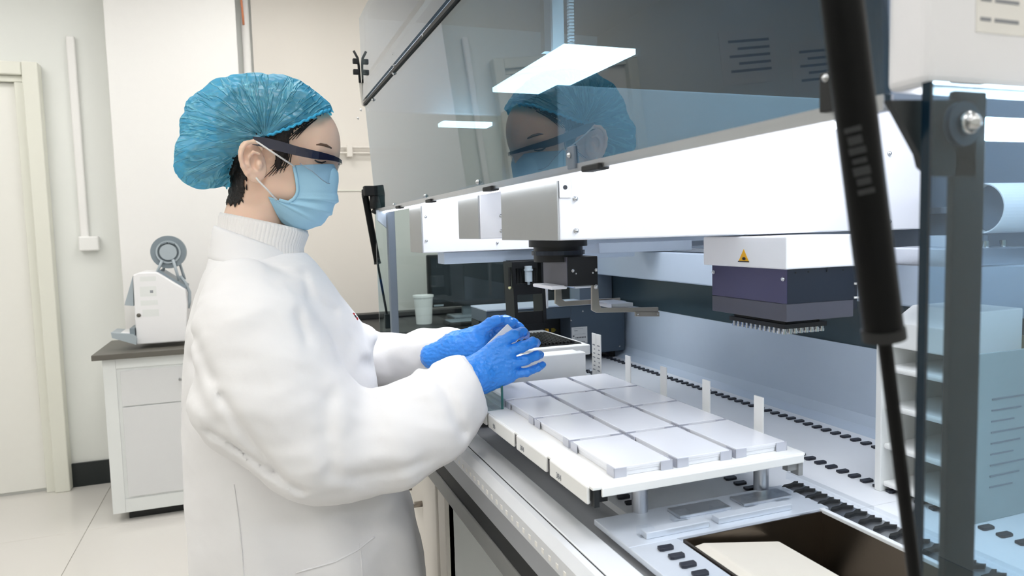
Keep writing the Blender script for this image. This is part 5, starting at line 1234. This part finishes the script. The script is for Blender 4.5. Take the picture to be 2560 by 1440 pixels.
def handf(P):
    d = chain(P, [((*(0.3226, 1.3150, 1.1450),), 0.027), ((*(0.3609, 1.2880, 1.1629),), 0.028), ((*(0.3904, 1.2720, 1.1705),), 0.030)], 0.015)
    K = [(0.4159, 1.2720, 1.1976), (0.4228, 1.2840, 1.1864), (0.4257, 1.2940, 1.1739), (0.4241, 1.3000, 1.1623)]
    for k in K: d = smin(d, cap_(P, (*(0.3808, 1.2800, 1.1670),), (*k,), 0.020, 0.0135), 0.015)
    fg = [([K[0], (0.4342, 1.2680, 1.2106), (0.4501, 1.2580, 1.2121), (0.4608, 1.2500, 1.2077)], (0.0125, 0.0112, 0.0105, 0.009)),
          ([K[1], (0.4527, 1.2840, 1.2044), (0.4735, 1.2780, 1.2021), (0.4852, 1.2700, 1.1928)], (0.0122, 0.0108, 0.0100, 0.0085)),
          ([K[2], (0.4597, 1.2960, 1.1853), (0.4793, 1.2860, 1.1819), (0.4870, 1.2760, 1.1747)], (0.0115, 0.0100, 0.0092, 0.008)),
          ([K[3], (0.4556, 1.3000, 1.1661), (0.4736, 1.2900, 1.1629), (0.4797, 1.2800, 1.1559)], (0.0105, 0.0085, 0.0078, 0.007)),
          ([(0.3798, 1.2700, 1.1807), (0.4014, 1.2620, 1.1953), (0.4195, 1.2580, 1.2081), (0.4336, 1.2520, 1.2139)], (0.0150, 0.0125, 0.0110, 0.0095))]
    for pts, rs in fg:
        d = smin(d, chain(P, [((*p,), r) for p, r in zip(pts, rs)], 0.003), 0.005)
    return d + 0.0014 * np.abs(wob(P, 240, 0.9)) + 0.0007 * wob(P, 420, 2.0)
V, F = nets(handn, (0.24, 1.09, 1.05), (0.50, 1.235, 1.26), 0.0017)
gn = link('glove', npmesh('glove', smooth_v(V, F, 1, 0.35), F), 'glove', pe, True); gn['label'] = 'blue glove nearest the camera'
V, F = nets(handf, (0.20, 1.19, 1.12), (0.50, 1.365, 1.32), 0.0018)
gf = link('glove', npmesh('glove', smooth_v(V, F, 1, 0.35), F), 'glove', pe, True); gf['label'] = 'blue glove behind the held plate'
torus_cuff('sleeve_cuff', tuple(WR0 - WRD * 0.004), tuple(WRD), 0.040, 0.034, 0.0045, ct, 0.3)
wf0 = np.array((0.3673, 1.3000, 1.1575)); wfd = np.array((0.3904, 1.2720, 1.1705)) - np.array((0.3546, 1.3300, 1.1478)); wfd /= np.linalg.norm(wfd)
torus_cuff('sleeve_cuff', tuple(wf0), tuple(wfd), 0.034, 0.034, 0.0045, ct, 1.3)

# ---- legs and shoes below the coat
def legs(P):
    d = None
    for s in (-1, 1):
        e = chain(P, [((0.06, YM + s * 0.085, 0.62), 0.085), ((0.07, YM + s * 0.085, 0.46), 0.066), ((0.05, YM + s * 0.085, 0.10), 0.052)], 0.03)
        d = e if d is None else np.minimum(d, e)
    return d + 0.003 * wob(P, 40, 0.2)
V, F = nets(legs, (-0.1, 1.15, 0.04), (0.2, 1.57, 0.72), 0.009)
link('trousers', npmesh('trousers', V, F), 'trousers', pe, True)
for s in (-1, 1):
    y = YM + s * 0.085
    def shoe(P):
        d = chain(P, [((-0.005, y, 0.042), 0.040), ((0.09, y, 0.036), 0.036), ((0.17, y + s * 0.008, 0.028), 0.027)], 0.03)
        d = smin(d, cap_(P, (0.03, y, 0.05), (0.04, y, 0.10), 0.04, 0.046), 0.02)
        return np.maximum(d, 0.004 - P[..., 2])
    V, F = nets(shoe, (-0.08, y - 0.08, -0.01), (0.24, y + 0.08, 0.14), 0.005)
    link('shoe', npmesh('shoe', V, F), 'shoe', pe, True)

# ---- the plate between the hands
ua = np.array((0.3776, 1.2050, 1.1649)); ub = np.array((0.4348, 1.2050, 1.2123))
ux = Vector(ub - ua).normalized(); vx = Vector((0.62, -0.35, -0.62)); vx = (vx - ux * vx.dot(ux)).normalized(); wx = ux.cross(vx)
hpR = root('held_plate', 'white microplate held upright between the two blue gloves', 'plate', tuple(Vector(ub)))
M4 = Matrix(((ux[0], vx[0], wx[0], ub[0]), (ux[1], vx[1], wx[1], ub[1]), (ux[2], vx[2], wx[2], ub[2]), (0, 0, 0, 1)))
def hplate(b, nm, m):
    me = b.mesh(nm); me.transform(M4); return link(nm, me, m, hpR)
sgn = 1 if wx[1] > 0 else -1
hplate(MB().box((-0.118, 0.0, min(0, sgn * 0.045)), (0.0, 0.034, max(0, sgn * 0.045)), 0.0015), 'plate_body', 'plastic')
hplate(MB().box((-0.119, 0.002, min(sgn * 0.045, sgn * 0.049)), (0.001, 0.032, max(sgn * 0.045, sgn * 0.049)), 0.0008), 'plate_skirt', 'plastic')
